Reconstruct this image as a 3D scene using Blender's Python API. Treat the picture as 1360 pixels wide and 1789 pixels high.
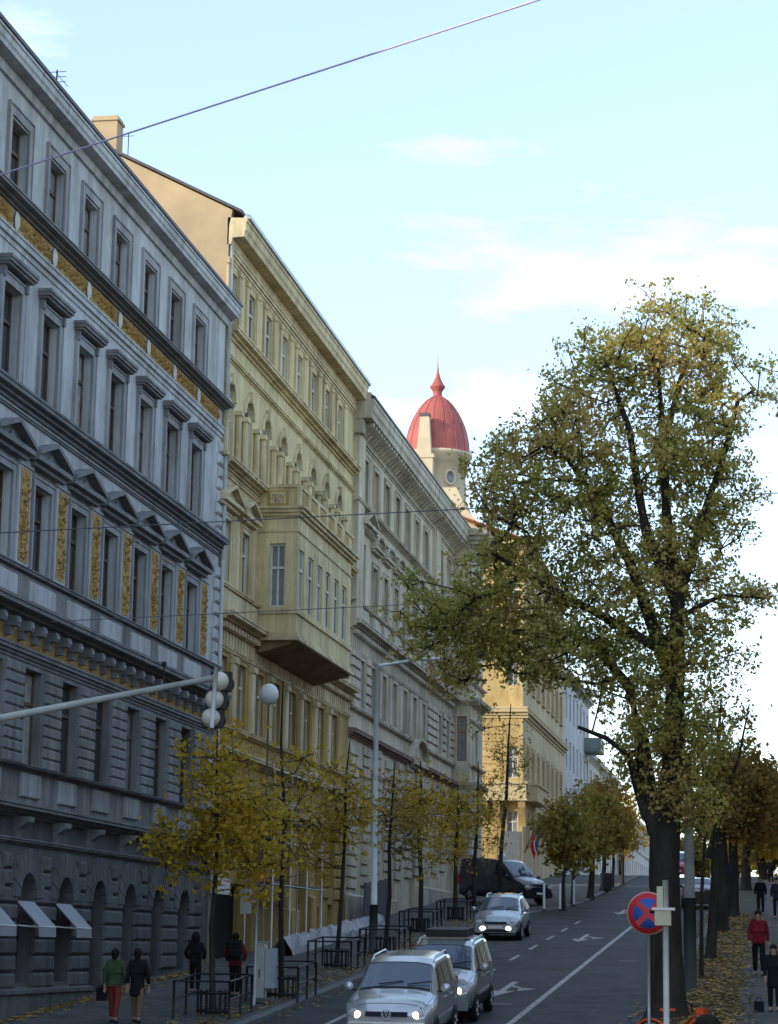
import bpy, bmesh, math, random
import numpy as np
from mathutils import Vector, Matrix
for o in list(bpy.data.objects): bpy.data.objects.remove(o)
scn = bpy.context.scene
COL = scn.collection
R = math.radians
# ------------------------------------------------------------------ camera
FPX, CX, CY, CAMH, S = 3900., 680., 894.5, 4.9, .0623
def _n(v): return v / np.linalg.norm(v)
def _c(x, y): return np.array([(x - CX) / FPX, -(y - CY) / FPX, -1.])
_D = FPX * FPX / ((1668 - CY) - (1365 - CX) * .0155)
_Y = _n(_c(1365, 1668)); _U = _n(_c(CX + .0155 * _D, CY - _D)); _X = np.cross(_Y, _U)
CR = np.stack([_X, _Y, _U]); CP = np.array([0, 0, CAMH])
def onX(x, y, X): d = CR @ _c(x, y); return CP + d * (X / d[0])
def onY(x, y, Y): d = CR @ _c(x, y); return CP + d * (Y / d[1])
def gnd(x, y, dz=0.): d = CR @ _c(x, y); return CP + d * ((dz - CAMH) / (d[2] - S * d[1]))
cam = bpy.data.cameras.new('camera'); camo = bpy.data.objects.new('camera', cam); COL.objects.link(camo)
cam.sensor_fit = 'HORIZONTAL'; cam.sensor_width = 36; cam.lens = FPX / 1360 * 36; cam.clip_start = .5; cam.clip_end = 6000
M4 = Matrix([list(map(float, CR[i])) + [float(CP[i])] for i in range(3)] + [[0, 0, 0, 1]])
camo.matrix_world = M4
scn.camera = camo
# ------------------------------------------------------------------ sky and sun
SUN_AZ, SUN_EL = R(230), R(21)
w = bpy.data.worlds.new('World'); scn.world = w; w.use_nodes = True
nt = w.node_tree; N = nt.nodes; L = nt.links; N.clear()
sky = N.new('ShaderNodeTexSky'); sky.sky_type = 'NISHITA'; sky.sun_disc = False
sky.sun_elevation = SUN_EL; sky.sun_rotation = SUN_AZ; sky.altitude = 250; sky.air_density = 1.0; sky.dust_density = .7; sky.ozone_density = 1.0
tc = N.new('ShaderNodeTexCoord'); mp = N.new('ShaderNodeMapping'); mp.inputs['Scale'].default_value = (1, 1, 4.0); mp.inputs['Location'].default_value = (.6, 2.2, 1.6)
nz = N.new('ShaderNodeTexNoise'); nz.inputs['Scale'].default_value = 4.6; nz.inputs['Detail'].default_value = 7; nz.inputs['Roughness'].default_value = .55
rp = N.new('ShaderNodeValToRGB'); rp.color_ramp.elements[0].position = .58; rp.color_ramp.elements[1].position = .80
mx = N.new('ShaderNodeMixRGB'); mx.inputs[2].default_value = (4.2, 4.3, 4.5, 1)
bg = N.new('ShaderNodeBackground'); bg.inputs['Strength'].default_value = .15
out = N.new('ShaderNodeOutputWorld')
L.new(tc.outputs['Generated'], mp.inputs['Vector']); L.new(mp.outputs[0], nz.inputs['Vector']); L.new(nz.outputs['Fac'], rp.inputs['Fac'])
mu = N.new('ShaderNodeMath'); mu.operation = 'MULTIPLY'; mu.inputs[1].default_value = .6
L.new(rp.outputs['Color'], mu.inputs[0]); veil = N.new('ShaderNodeMixRGB'); veil.inputs[0].default_value = .5; veil.inputs[2].default_value = (1.3, 1.6, 1.95, 1); L.new(sky.outputs[0], veil.inputs[1])
L.new(mu.outputs[0], mx.inputs[0]); L.new(veil.outputs[0], mx.inputs[1]); L.new(mx.outputs[0], bg.inputs['Color']); L.new(bg.outputs[0], out.inputs['Surface'])
sl = bpy.data.lights.new('sun', 'SUN'); sl.energy = 1.1; sl.angle = R(.5); sl.color = (1, .86, .68)
so = bpy.data.objects.new('sun', sl); COL.objects.link(so)
tosun = Vector((math.sin(SUN_AZ) * math.cos(SUN_EL), math.cos(SUN_AZ) * math.cos(SUN_EL), math.sin(SUN_EL)))
so.rotation_euler = tosun.to_track_quat('Z', 'Y').to_euler(); so.location = (-60, -60, 60)
vs = scn.view_settings; vs.view_transform = 'Standard'; vs.look = 'None'; vs.gamma = 1; vs.exposure = 1.78; vs.use_curve_mapping = False
# ------------------------------------------------------------------ materials
MATS = {}
def mat(name, col, rough=.85, var=.12, scale=1.5, bump=0., bscale=30., metal=0., spec=.3, col2=None, streak=False, emit=0., coat=0.):
    if name in MATS: return MATS[name]
    m = bpy.data.materials.new(name); m.use_nodes = True; n = m.node_tree.nodes; l = m.node_tree.links
    b = n['Principled BSDF']; b.inputs['Roughness'].default_value = rough; b.inputs['Metallic'].default_value = metal
    b.inputs['Specular IOR Level'].default_value = spec; b.inputs['Coat Weight'].default_value = coat
    g = n.new('ShaderNodeNewGeometry')
    if var > 0:
        t = n.new('ShaderNodeTexNoise'); t.inputs['Scale'].default_value = scale; t.inputs['Detail'].default_value = 6; t.inputs['Roughness'].default_value = .65
        src = g.outputs['Position']
        if streak:
            mp_ = n.new('ShaderNodeMapping'); mp_.inputs['Scale'].default_value = (1, 1, .22); l.new(src, mp_.inputs['Vector']); src = mp_.outputs[0]
        l.new(src, t.inputs['Vector'])
        r_ = n.new('ShaderNodeValToRGB'); e = r_.color_ramp.elements; e[0].position = .3; e[1].position = .7
        c2 = col2 if col2 else [c * (1 - 2 * var) for c in col]
        e[0].color = (*c2[:3], 1); e[1].color = (*[min(1, c * (1 + var)) for c in col[:3]], 1)
        l.new(t.outputs['Fac'], r_.inputs['Fac']); co_ = r_.outputs['Color']
        if streak:
            ta = n.new('ShaderNodeTexNoise'); ta.inputs['Scale'].default_value = 2.6; ta.inputs['Detail'].default_value = 8; ta.inputs['Roughness'].default_value = .7
            ma = n.new('ShaderNodeMapping'); ma.inputs['Scale'].default_value = (1, 1, .09); l.new(g.outputs['Position'], ma.inputs['Vector']); l.new(ma.outputs[0], ta.inputs['Vector'])
            tb = n.new('ShaderNodeTexNoise'); tb.inputs['Scale'].default_value = .33; tb.inputs['Detail'].default_value = 9; tb.inputs['Roughness'].default_value = .75; l.new(g.outputs['Position'], tb.inputs['Vector'])
            ad = n.new('ShaderNodeMath'); ad.operation = 'ADD'; l.new(ta.outputs['Fac'], ad.inputs[0]); l.new(tb.outputs['Fac'], ad.inputs[1])
            rb = n.new('ShaderNodeValToRGB'); rb.color_ramp.elements[0].position = .40; rb.color_ramp.elements[0].color = (.55, .52, .48, 1); rb.color_ramp.elements[1].position = .56; rb.color_ramp.elements[1].color = (1, 1, 1, 1)
            hf = n.new('ShaderNodeMath'); hf.operation = 'MULTIPLY'; hf.inputs[1].default_value = .5; l.new(ad.outputs[0], hf.inputs[0]); l.new(hf.outputs[0], rb.inputs['Fac'])
            mm_ = n.new('ShaderNodeMixRGB'); mm_.blend_type = 'MULTIPLY'; mm_.inputs[0].default_value = .85; l.new(co_, mm_.inputs[1]); l.new(rb.outputs[0], mm_.inputs[2]); co_ = mm_.outputs[0]
        l.new(co_, b.inputs['Base Color'])
    else: b.inputs['Base Color'].default_value = (*col[:3], 1)
    if bump > 0:
        t2 = n.new('ShaderNodeTexNoise'); t2.inputs['Scale'].default_value = bscale; t2.inputs['Detail'].default_value = 4; l.new(g.outputs['Position'], t2.inputs['Vector'])
        bp = n.new('ShaderNodeBump'); bp.inputs['Strength'].default_value = bump; bp.inputs['Distance'].default_value = .03
        l.new(t2.outputs['Fac'], bp.inputs['Height']); l.new(bp.outputs[0], b.inputs['Normal'])
    if emit > 0:
        b.inputs['Emission Color'].default_value = (*col[:3], 1); b.inputs['Emission Strength'].default_value = emit
    MATS[name] = m; return m
def leafmat(name, cols, trans=.35):
    m = bpy.data.materials.new(name); m.use_nodes = True; n = m.node_tree.nodes; l = m.node_tree.links; n.clear()
    g = n.new('ShaderNodeNewGeometry'); t = n.new('ShaderNodeTexNoise'); t.inputs['Scale'].default_value = .55; t.inputs['Detail'].default_value = 3
    l.new(g.outputs['Position'], t.inputs['Vector'])
    ma = n.new('ShaderNodeMath'); ma.operation = 'MULTIPLY_ADD'; ma.inputs[1].default_value = .42; l.new(g.outputs['Random Per Island'], ma.inputs[0])
    mb_ = n.new('ShaderNodeMath'); mb_.operation = 'MULTIPLY_ADD'; mb_.inputs[1].default_value = 1.5; mb_.inputs[2].default_value = -.46; l.new(t.outputs['Fac'], mb_.inputs[0]); l.new(mb_.outputs[0], ma.inputs[2])
    r_ = n.new('ShaderNodeValToRGB'); e = r_.color_ramp.elements
    while len(e) < len(cols): e.new(.5)
    for i, c in enumerate(cols): e[i].position = i / (len(cols) - 1); e[i].color = (*c, 1)
    l.new(ma.outputs[0], r_.inputs['Fac'])
    d = n.new('ShaderNodeBsdfPrincipled'); d.inputs['Roughness'].default_value = .6; d.inputs['Specular IOR Level'].default_value = .25; tr = n.new('ShaderNodeBsdfTranslucent')
    l.new(r_.outputs[0], d.inputs['Base Color']); l.new(r_.outputs[0], tr.inputs['Color'])
    mi = n.new('ShaderNodeMixShader'); mi.inputs[0].default_value = trans; o = n.new('ShaderNodeOutputMaterial')
    l.new(d.outputs[0], mi.inputs[1]); l.new(tr.outputs[0], mi.inputs[2]); l.new(mi.outputs[0], o.inputs[0])
    MATS[name] = m; return m
# ------------------------------------------------------------------ helpers
def tag(o, label=None, cat=None, group=None, kind=None):
    if label: o['label'] = label
    if cat: o['category'] = cat
    if group: o['group'] = group
    if kind: o['kind'] = kind
    return o
def empty(name, loc, label=None, cat=None, group=None, rz=0):
    o = bpy.data.objects.new(name, None); COL.objects.link(o); o.location = loc; o.rotation_euler[2] = rz; o.empty_display_size = .3
    return tag(o, label, cat, group)
def inst(name, me, parent, loc, rz=0):
    o = bpy.data.objects.new(name, me); COL.objects.link(o); o.parent = parent; o.location = loc; o.rotation_euler[2] = rz; return o
def wloc(o):
    v = Vector((0, 0, 0))
    while o is not None: v += o.location; o = o.parent
    return v
class MB:
    def __init__(s): s.v = []; s.f = []; s.sm = []
    def add(s, vs, fs, smooth=False):
        k = len(s.v); s.v += [tuple(map(float, p)) for p in vs]; s.f += [tuple(i + k for i in f) for f in fs]; s.sm += [smooth] * len(fs); return s
    def box(s, x0, x1, y0, y1, z0, z1):
        return s.add([(x0, y0, z0), (x1, y0, z0), (x1, y1, z0), (x0, y1, z0), (x0, y0, z1), (x1, y0, z1), (x1, y1, z1), (x0, y1, z1)],
                     [(3, 2, 1, 0), (4, 5, 6, 7), (0, 1, 5, 4), (1, 2, 6, 5), (2, 3, 7, 6), (3, 0, 4, 7)])
    def bevbox(s, x0, x1, y0, y1, z0, z1, b, face='y'):   # box with chamfered outer face (towards +y)
        return s.add([(x0, y0, z0), (x1, y0, z0), (x1, y0, z1), (x0, y0, z1), (x0, y1 - b, z0), (x1, y1 - b, z0), (x1, y1 - b, z1), (x0, y1 - b, z1),
                      (x0 + b, y1, z0 + b), (x1 - b, y1, z0 + b), (x1 - b, y1, z1 - b), (x0 + b, y1, z1 - b)],
                     [(0, 1, 5, 4), (1, 2, 6, 5), (2, 3, 7, 6), (3, 0, 4, 7), (4, 5, 9, 8), (5, 6, 10, 9), (6, 7, 11, 10), (7, 4, 8, 11), (8, 9, 10, 11), (3, 2, 1, 0)])
    def prism(s, poly, a0, a1, axis='y'):   # poly 2D extruded along axis; axis y: poly=(x,z); x: (y,z); z: (x,y)
        n = len(poly); P = lambda p, a: (p[0], a, p[1]) if axis == 'y' else ((a, p[0], p[1]) if axis == 'x' else (p[0], p[1], a))
        return s.add([P(p, a0) for p in poly] + [P(p, a1) for p in poly],
                     [(i, (i + 1) % n, (i + 1) % n + n, i + n) for i in range(n)] + [tuple(range(n))[::-1], tuple(range(n, 2 * n))])
    def tube(s, pts, rad, n=6, cap=True):
        pts = [Vector(p) for p in pts]; rad = rad if hasattr(rad, '__len__') else [rad] * len(pts); vs = []; fs = []
        for i, p in enumerate(pts):
            d = (pts[min(i + 1, len(pts) - 1)] - pts[max(i - 1, 0)]); d = d.normalized() if d.length > 1e-9 else Vector((0, 0, 1))
            a = d.cross(Vector((0, 0, 1)) if abs(d.z) < .95 else Vector((0, 1, 0))).normalized(); b = d.cross(a)
            for k in range(n):
                t = 2 * math.pi * k / n; vs.append(p + (a * math.cos(t) + b * math.sin(t)) * rad[i])
        for i in range(len(pts) - 1):
            for k in range(n): fs.append((i * n + k, i * n + (k + 1) % n, (i + 1) * n + (k + 1) % n, (i + 1) * n + k))
        s.add(vs, fs, True)
        if cap: s.f += [tuple(len(s.v) - len(vs) + k for k in range(n)), tuple(len(s.v) - n + k for k in range(n))[::-1]]; s.sm += [False, False]
        return s
    def lathe(s, prof, c=(0, 0, 0), n=16, axis='z', smooth=True):
        vs = []; m = len(prof)
        for k in range(n):
            t = 2 * math.pi * k / n; co, si = math.cos(t), math.sin(t)
            for r, h in prof:
                vs.append((c[0] + r * co, c[1] + r * si, c[2] + h) if axis == 'z' else ((c[0] + h, c[1] + r * co, c[2] + r * si) if axis == 'x' else (c[0] + r * co, c[1] + h, c[2] + r * si)))
        fs = [(k * m + i, ((k + 1) % n) * m + i, ((k + 1) % n) * m + i + 1, k * m + i + 1) for k in range(n) for i in range(m - 1)]
        return s.add(vs, fs, smooth)
    def ell(s, c, r, n=8, m=6):
        return s.lathe2(c, r, n, m)
    def lathe2(s, c, r, n, m):
        vs = [(c[0], c[1], c[2] - r[2]), (c[0], c[1], c[2] + r[2])]; fs = []
        for j in range(1, m):
            a = -math.pi / 2 + math.pi * j / m
            for k in range(n): t = 2 * math.pi * k / n; vs.append((c[0] + r[0] * math.cos(a) * math.cos(t), c[1] + r[1] * math.cos(a) * math.sin(t), c[2] + r[2] * math.sin(a)))
        for k in range(n):
            fs.append((0, 2 + (k + 1) % n, 2 + k)); q = 2 + (m - 2) * n; fs.append((1, q + k, q + (k + 1) % n))
            for j in range(m - 2): fs.append((2 + j * n + k, 2 + j * n + (k + 1) % n, 2 + (j + 1) * n + (k + 1) % n, 2 + (j + 1) * n + k))
        return s.add(vs, fs, True)
    def mesh(s, name, m):
        me = bpy.data.meshes.new(name); me.from_pydata(s.v, [], s.f); me.materials.append(m)
        me.polygons.foreach_set('use_smooth', s.sm); me.update(); return me
    def build(s, name, m, parent=None, off=None):
        me = s.mesh(name, m); o = bpy.data.objects.new(name, me); COL.objects.link(o)
        if parent is not None:
            o.parent = parent
            if off is None: off = wloc(parent)
            o.location = (-off[0], -off[1], -off[2])
        return o
def gz(Y):
    if Y < -30: return S * -30
    if Y < 165: return S * Y
    return S * 165 + .028 * (min(Y, 700) - 165)
# ------------------------------------------------------------------ base materials
ASPH = mat('asphalt', (.042, .043, .05), .75, .3, .5, .4, 50)
PAVE = mat('paving', (.10, .097, .095), .9, .22, 1.2, .5, 14)
KERB = mat('kerb_granite', (.17, .17, .17), .85, .2, 2.0)
EARTH = mat('leafy_earth', (.075, .065, .04), .95, .3, 1.4, .6, 12, col2=(.04, .036, .028))
PAINT = mat('road_paint', (.46, .46, .45), .7, .22, 4.5, col2=(.12, .12, .125))
GROUND = mat('ground_far', (.10, .10, .09), .95, .2, .02)
B1U = mat('grey_plaster', (.55, .57, .58), .9, .12, .7, .12, 40, streak=True)
B1L = mat('dark_rusticated_stone', (.165, .165, .17), .9, .18, 1.2, .35, 22, streak=True)
B1T = mat('weathered_trim_grey', (.27, .27, .275), .9, .2, 1.6, .2, 30, streak=True)
B1F = mat('surround_grey', (.40, .405, .42), .9, .15, 1.6, .15, 30, streak=True)
B1S = mat('slate_moulding', (.22, .22, .225), .9, .2, 1.5, .1, 30)
GOLD = mat('ochre_relief', (.50, .32, .10), .7, .22, 6., .3, 30, col2=(.22, .13, .05))
CREAM = mat('white_stucco', (.66, .64, .58), .85, .1, 2.)
ROOF = mat('dark_roof_metal', (.10, .09, .10), .6, .2, 1.)
REDTILE = mat('red_tile', (.33, .11, .07), .8, .2, 1.4, .3, 20)
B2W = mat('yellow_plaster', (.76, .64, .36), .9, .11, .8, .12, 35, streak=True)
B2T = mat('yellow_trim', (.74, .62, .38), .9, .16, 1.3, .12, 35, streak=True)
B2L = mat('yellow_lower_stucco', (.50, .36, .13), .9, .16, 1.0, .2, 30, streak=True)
GABLE = mat('tan_gable_plaster', (.49, .38, .235), .9, .1, .6, .1, 30)
B3W = mat('beige_plaster', (.68, .60, .45), .9, .12, .8, .12, 35, streak=True)
B3T = mat('greybeige_trim', (.62, .56, .45), .9, .17, 1.3, .12, 35, streak=True)
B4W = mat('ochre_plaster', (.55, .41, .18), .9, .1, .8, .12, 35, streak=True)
B4T = mat('pale_ochre_trim', (.56, .46, .27), .9, .1, 1.2)
B5W = mat('pale_grey_plaster', (.55, .55, .55), .9, .1, .8)
B6W = mat('pinkish_plaster', (.60, .53, .47), .9, .1, .8)
TOWERW = mat('cream_tower_plaster', (.58, .50, .36), .9, .08, .8)
DOME = mat('red_painted_dome', (.40, .105, .09), .6, .1, 1.2, spec=.4)
GLASS = mat('window_glass', (.035, .04, .045), .12, 0, spec=.5)
CURT = mat('curtained_glass', (.22, .23, .24), .3, .2, 5., spec=.5)
NET = mat('net_curtain_glass', (.36, .36, .34), .35, .25, 4., spec=.5)
WOODW = mat('white_window_frame', (.62, .62, .60), .6, .08, 4.)
WOODB = mat('brown_window_frame', (.13, .085, .055), .6, .2, 4.)
DARKM = mat('dark_metal', (.03, .03, .033), .55, .15, 5., metal=.3)
GALV = mat('galvanised_steel', (.45, .47, .48), .45, .12, 3., metal=.6)
PALEM = mat('pale_painted_metal', (.55, .57, .55), .55, .12, 2.)
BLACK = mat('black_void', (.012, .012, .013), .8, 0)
WHITEP = mat('white_plastic', (.75, .76, .74), .5, .06, 3.)
# ------------------------------------------------------------------ setting
def strip(name, xl, xr, y0, y1, dz, m, step=5., skirt=0.):
    ys = list(np.arange(y0, y1, step)) + [y1]; b = MB(); n = len(ys)
    fl = xl if callable(xl) else (lambda y: xl); fr = xr if callable(xr) else (lambda y: xr)
    vs = [];
    for y in ys:
        z = gz(y) + dz; vs += [(fl(y), y, z), (fr(y), y, z)]
        if skirt: vs += [(fl(y), y, z - skirt), (fr(y), y, z - skirt)]
    k = 4 if skirt else 2; fs = []
    for i in range(n - 1):
        a = i * k; c = a + k; fs.append((a, a + 1, c + 1, c))
        if skirt: fs += [(a + 2, a, c, c + 2), (a + 1, a + 3, c + 3, c + 1)]
    b.add(vs, fs); return b.build(name, m)
def kerbL(y):
    t = min(1, max(0, (y - 98) / 20)); t = t * t * (3 - 2 * t); return -11.8 + 1.8 * t + max(0, y - 160) * .012
def kerbR(y): return -3.05
g = strip('ground', -1500, 1500, -400, 4000, -.03, GROUND, 25.); tag(g, kind='structure')
tag(strip('road', lambda y: kerbL(y) + .0, kerbR, -40, 400, 0., ASPH, 3.), kind='structure')
pavL = strip('left_pavement', -17.6, lambda y: kerbL(y) - .2, -20, 340, .12, PAVE, 3., .15); tag(pavL, kind='structure')
pavR = strip('right_pavement', -2.85, 14, -20, 340, .12, PAVE, 3., .15); tag(pavR, kind='structure')
tag(strip('verge', -2.80, lambda y: -1.0 + .12 * math.sin(y * .7), 20, 150, .128, EARTH, 1.5), kind='structure')
km = MB().bevbox(-.59, .59, -.13, .1, -.10, .125, .02).mesh('kerb_stone', KERB)
for i in range(62):
    y = 44 + i * 1.2
    o = inst('kerb_stone', km, pavL, (kerbL(y) - .10, y, gz(y)), R(-90) + (-math.atan((kerbL(y + .6) - kerbL(y - .6)) / 1.2))); o.rotation_euler[1] = math.atan(S)
    if i < 40:
        o = inst('kerb_stone', km, pavR, (kerbR(y) + .10, y, gz(y)), R(90)); o.rotation_euler[1] = -math.atan(S)
tag(strip('left_kerb', lambda y: kerbL(y) - .2, kerbL, 118.5, 330, .125, KERB, 3., .15), kind='structure')
tag(strip('right_kerb', -3.05, -2.85, 92, 330, .125, KERB, 3., .15), kind='structure')
# painted markings
strip('centre_line', -6.22, -6.06, 30, 150, .006, PAINT)
tag(bpy.data.objects['centre_line'], kind='structure')
tag(strip('edge_line', -10.28, -10.14, 30, 57, .006, PAINT), kind='structure')
for i, y in enumerate([66.8, 73.5, 79.2, 85.2, 91, 97]): tag(strip('lane_dash', -8.73, -8.60, y, y + 2.6, .006, PAINT, 1.), kind='structure')
for (x, y) in [(-7.45, 59.3), (-7.45, 84.0), (-7.45, 106.)]:
    b = MB(); P = lambda X, Y: (x + X, y + Y, gz(y + Y) + .006)
    b.add([P(-.09, 5.2), P(.09, 5.2), P(.09, 1.9), P(-.09, 1.9)], [(0, 1, 2, 3)]); b.add([P(-.36, 2.0), P(.36, 2.0), P(0, .2)], [(0, 1, 2)])
    b.add([P(.09, 3.9), P(.5, 3.0), P(.5, 2.7), P(.09, 3.5)], [(0, 1, 2, 3)]); b.add([P(.33, 3.15), P(.86, 2.75), P(.42, 2.0)], [(0, 1, 2)])
    tag(b.build('lane_arrow', PAINT), kind='structure')
PATCH = mat('asphalt_patch', (.028, .028, .032), .7, .25, 1.2, .4, 60); PATCH2 = mat('asphalt_old_patch', (.07, .07, .075), .85, .25, 1.2, .4, 60)
for x0, x1, y0, y1, m_ in ((-5.8, -4.4, 52, 60.5, PATCH2), (-4.6, -3.4, 63, 70, PATCH), (-8.2, -7.0, 70.5, 76, PATCH), (-10.9, -9.6, 62, 71, PATCH2), (-5.4, -3.9, 80, 92, PATCH)): tag(strip('asphalt_patch', x0, x1, y0, y1, .003, m_, 1.5), kind='structure')
IRON = mat('cast_iron_cover', (.05, .048, .045), .6, .2, 20., metal=.4)
for x0, y0 in ((-7.0, 57.2), (-4.9, 74.), (-9.9, 78.5)):
    b = MB(); n_ = 20; b.add([(x0 + .34 * math.cos(2 * math.pi * k / n_), y0 + .34 * math.sin(2 * math.pi * k / n_), gz(y0 + .34 * math.sin(2 * math.pi * k / n_)) + .008) for k in range(n_)], [tuple(range(n_))]); tag(b.build('manhole_cover', IRON), kind='structure')
# ------------------------------------------------------------------ facade toolkit
class Fac:
    """a wall plane; u runs along it, w outwards, z up. face '+X': u=Y ; face '-Y': u=X"""
    def __init__(s, root, plane, face='+X'): s.root, s.p, s.face = root, plane, face
    def P(s, u, w_, z): return (s.p + w_, u, z) if s.face == '+X' else ((s.p - w_, u, z) if s.face == '-X' else (u, s.p - w_, z))
    def rz(s): return R(-90) if s.face == '+X' else (R(90) if s.face == '-X' else R(180))
    def put(s, name, me, u, w_, z):
        q = Vector(s.P(u, w_, z)) - wloc(s.root); return inst(name, me, s.root, q, s.rz())
    def box(s, b, u0, u1, w0, w1, z0, z1):
        a = s.P(u0, w0, z0); c = s.P(u1, w1, z1); return b.box(min(a[0], c[0]), max(a[0], c[0]), min(a[1], c[1]), max(a[1], c[1]), z0, z1)
    def prof(s, b, poly, u0, u1):       # poly of (w,z) swept along u
        n = len(poly); return b.add([s.P(u0, *p) for p in poly] + [s.P(u1, *p) for p in poly],
                [(i, (i + 1) % n, (i + 1) % n + n, i + n) for i in range(n)] + [tuple(range(n)), tuple(range(n, 2 * n))])
    def build(s, b, name, m): return b.build(name, m, s.root)
    def cornice(s, name, u0, u1, z0, z1, w_, m, w0=-.05, steps=3, flat=False):
        """stepped moulding growing outward from z0 (wall) to z1"""
        poly = [(w0, z0)]; h = z1 - z0
        for i in range(steps):
            a = (i + 1) / steps; poly += [(w_ * a * a * .55 + w_ * a * .45, z0 + h * i / steps * .8), (w_ * a * a * .55 + w_ * a * .45, z0 + h * (i + 1) / steps * .8)]
        if flat: poly = [(w0, z0 - .22), (.08, z0 - .22), (.12, z0 - .08), (.12, z0), (w_ * .9, z0 + .02), (w_ * .92, z0 + h * .3), (w_, z0 + h * .42), (w_, z0 + h * .8)]
        poly += [(w_ + .03, z0 + h * .82), (w_ + .03, z1), (w0, z1 + .05)]
        b = MB(); s.prof(b, poly, u0, u1); return s.build(b, name, m)
    def wall(s, name, u0, u1, z0, z1, ops, m, d=.3):
        """front sheet with openings (ua,ub,za,zb,arch) and reveals of depth d"""
        us = sorted({u0, u1, *[o[0] for o in ops], *[o[1] for o in ops]}); zs = sorted({z0, z1, *[o[2] for o in ops], *[o[3] for o in ops]})
        us = [u for u in us if u0 <= u <= u1]; zs = [z for z in zs if z0 <= z <= z1]; b = MB(); P = s.P
        for j in range(len(zs) - 1):
            zc = (zs[j] + zs[j + 1]) / 2; i = 0
            while i < len(us) - 1:
                hole = lambda k: any(o[0] < (us[k] + us[k + 1]) / 2 < o[1] and o[2] < zc < o[3] for o in ops)
                if hole(i): i += 1; continue
                k = i
                while k + 1 < len(us) - 1 and not hole(k + 1): k += 1
                b.add([P(us[i], 0, zs[j]), P(us[k + 1], 0, zs[j]), P(us[k + 1], 0, zs[j + 1]), P(us[i], 0, zs[j + 1])], [(0, 1, 2, 3)]); i = k + 1
        for o in ops:
            ua, ub, za, zb = o[:4]; arch = len(o) > 4 and o[4]; r = (ub - ua) / 2; c = (ua + ub) / 2
            if arch:
                zs_ = zb - r; n = 10; arc = [(c - r * math.cos(math.pi * k / n), zs_ + r * math.sin(math.pi * k / n)) for k in range(n + 1)]
                for k in range(n):
                    e0 = (arc[k][0], zb); e1 = (arc[k + 1][0], zb)
                    b.add([P(arc[k][0], 0, arc[k][1]), P(arc[k + 1][0], 0, arc[k + 1][1]), P(e1[0], 0, zb), P(e0[0], 0, zb)], [(0, 1, 2, 3)])
                loop = [(ua, za)] + arc + [(ub, za)]
            else: loop = [(ua, za), (ua, zb), (ub, zb), (ub, za)]
            n = len(loop)
            for k in range(n):
                p, q = loop[k], loop[(k + 1) % n]; b.add([P(p[0], 0, p[1]), P(q[0], 0, q[1]), P(q[0], -d, q[1]), P(p[0], -d, p[1])], [(0, 1, 2, 3)])
        return s.build(b, name, m)
WC = {}
def window_mesh(wd, h, fm, gm, arch, tr):
    key = (round(wd, 2), round(h, 2), fm.name, gm.name, arch, tr)
    if key in WC: return WC[key]
    b = MB(); f = .07; hw = wd / 2; D0, D1 = 0., .07; hr = h - hw if arch else h; zt = hr * tr
    b.box(-hw, -hw + f, D0, D1, 0, hr); b.box(hw - f, hw, D0, D1, 0, hr); b.box(-hw + f, hw - f, D0, D1, 0, f); b.box(-hw + f, hw - f, D0, D1 + .02, zt - .04, zt + .04)
    b.box(-.035, .035, D0, D1 - .01, f, zt - .04); b.box(-.025, .025, D0, D1 - .01, zt + .04, hr - (0 if arch else f))
    if not arch: b.box(-hw + f, hw - f, D0, D1, hr - f, hr)
    else:
        n = 8
        for k in range(n):
            a0, a1 = math.pi * k / n, math.pi * (k + 1) / n; q = []
            for rr in (hw, hw - f):
                for yy in (D0, D1): q += [(-rr * math.cos(a0), yy, hr + rr * math.sin(a0)), (-rr * math.cos(a1), yy, hr + rr * math.sin(a1))]
            b.add(q, [(0, 1, 3, 2), (4, 5, 7, 6), (2, 3, 7, 6), (0, 1, 5, 4)])
    fr = b.mesh('window', fm)
    lo = MB().box(-hw + f * .5, hw - f * .5, .02, .035, f * .5, zt - .02).mesh('pane', gm)
    u = MB()
    if arch: u.prism([(-hw + f * .5, zt + .02)] + [(-(hw - .03) * math.cos(math.pi * k / 8), hr + (hw - .03) * math.sin(math.pi * k / 8)) for k in range(9)] + [(hw - f * .5, zt + .02)], .02, .035, 'y')
    else: u.box(-hw + f * .5, hw - f * .5, .02, .035, zt + .02, hr - f * .5)
    WC[key] = (fr, lo, u.mesh('pane', gm)); return WC[key]
WR = random.Random(77)
def window(fac, u, z0, wd, h, fm=WOODB, gm=GLASS, d=.28, arch=False, tr=.66):
    q_ = WR.random(); gm = gm if gm is not GLASS else (CURT if q_ < .16 else (NET if q_ < .3 else GLASS))
    fr, lo, up = window_mesh(wd, h, fm, gm, arch, tr)
    o = fac.put('window', fr, u, -d, z0)
    inst('pane', lo, o, (0, 0, 0)); inst('pane', up, o, (0, 0, 0)); return o
def surround_mesh(wd, h, t, p, m, sill=True):
    b = MB(); hw = wd / 2
    b.box(-hw - t, -hw, -.02, p, 0, h + t); b.box(hw, hw + t, -.02, p, 0, h + t); b.box(-hw, hw, -.02, p, h, h + t)
    b.box(-hw - t - .03, -hw - t, -.02, p + .03, 0, h + t + .05); b.box(hw + t, hw + t + .03, -.02, p + .03, 0, h + t + .05); b.box(-hw - t, hw + t, -.02, p + .03, h + t, h + t + .05)
    if sill: b.box(-hw - t - .06, hw + t + .06, -.02, p + .1, -.09, 0)
    return b.mesh('window_surround', m)
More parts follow.
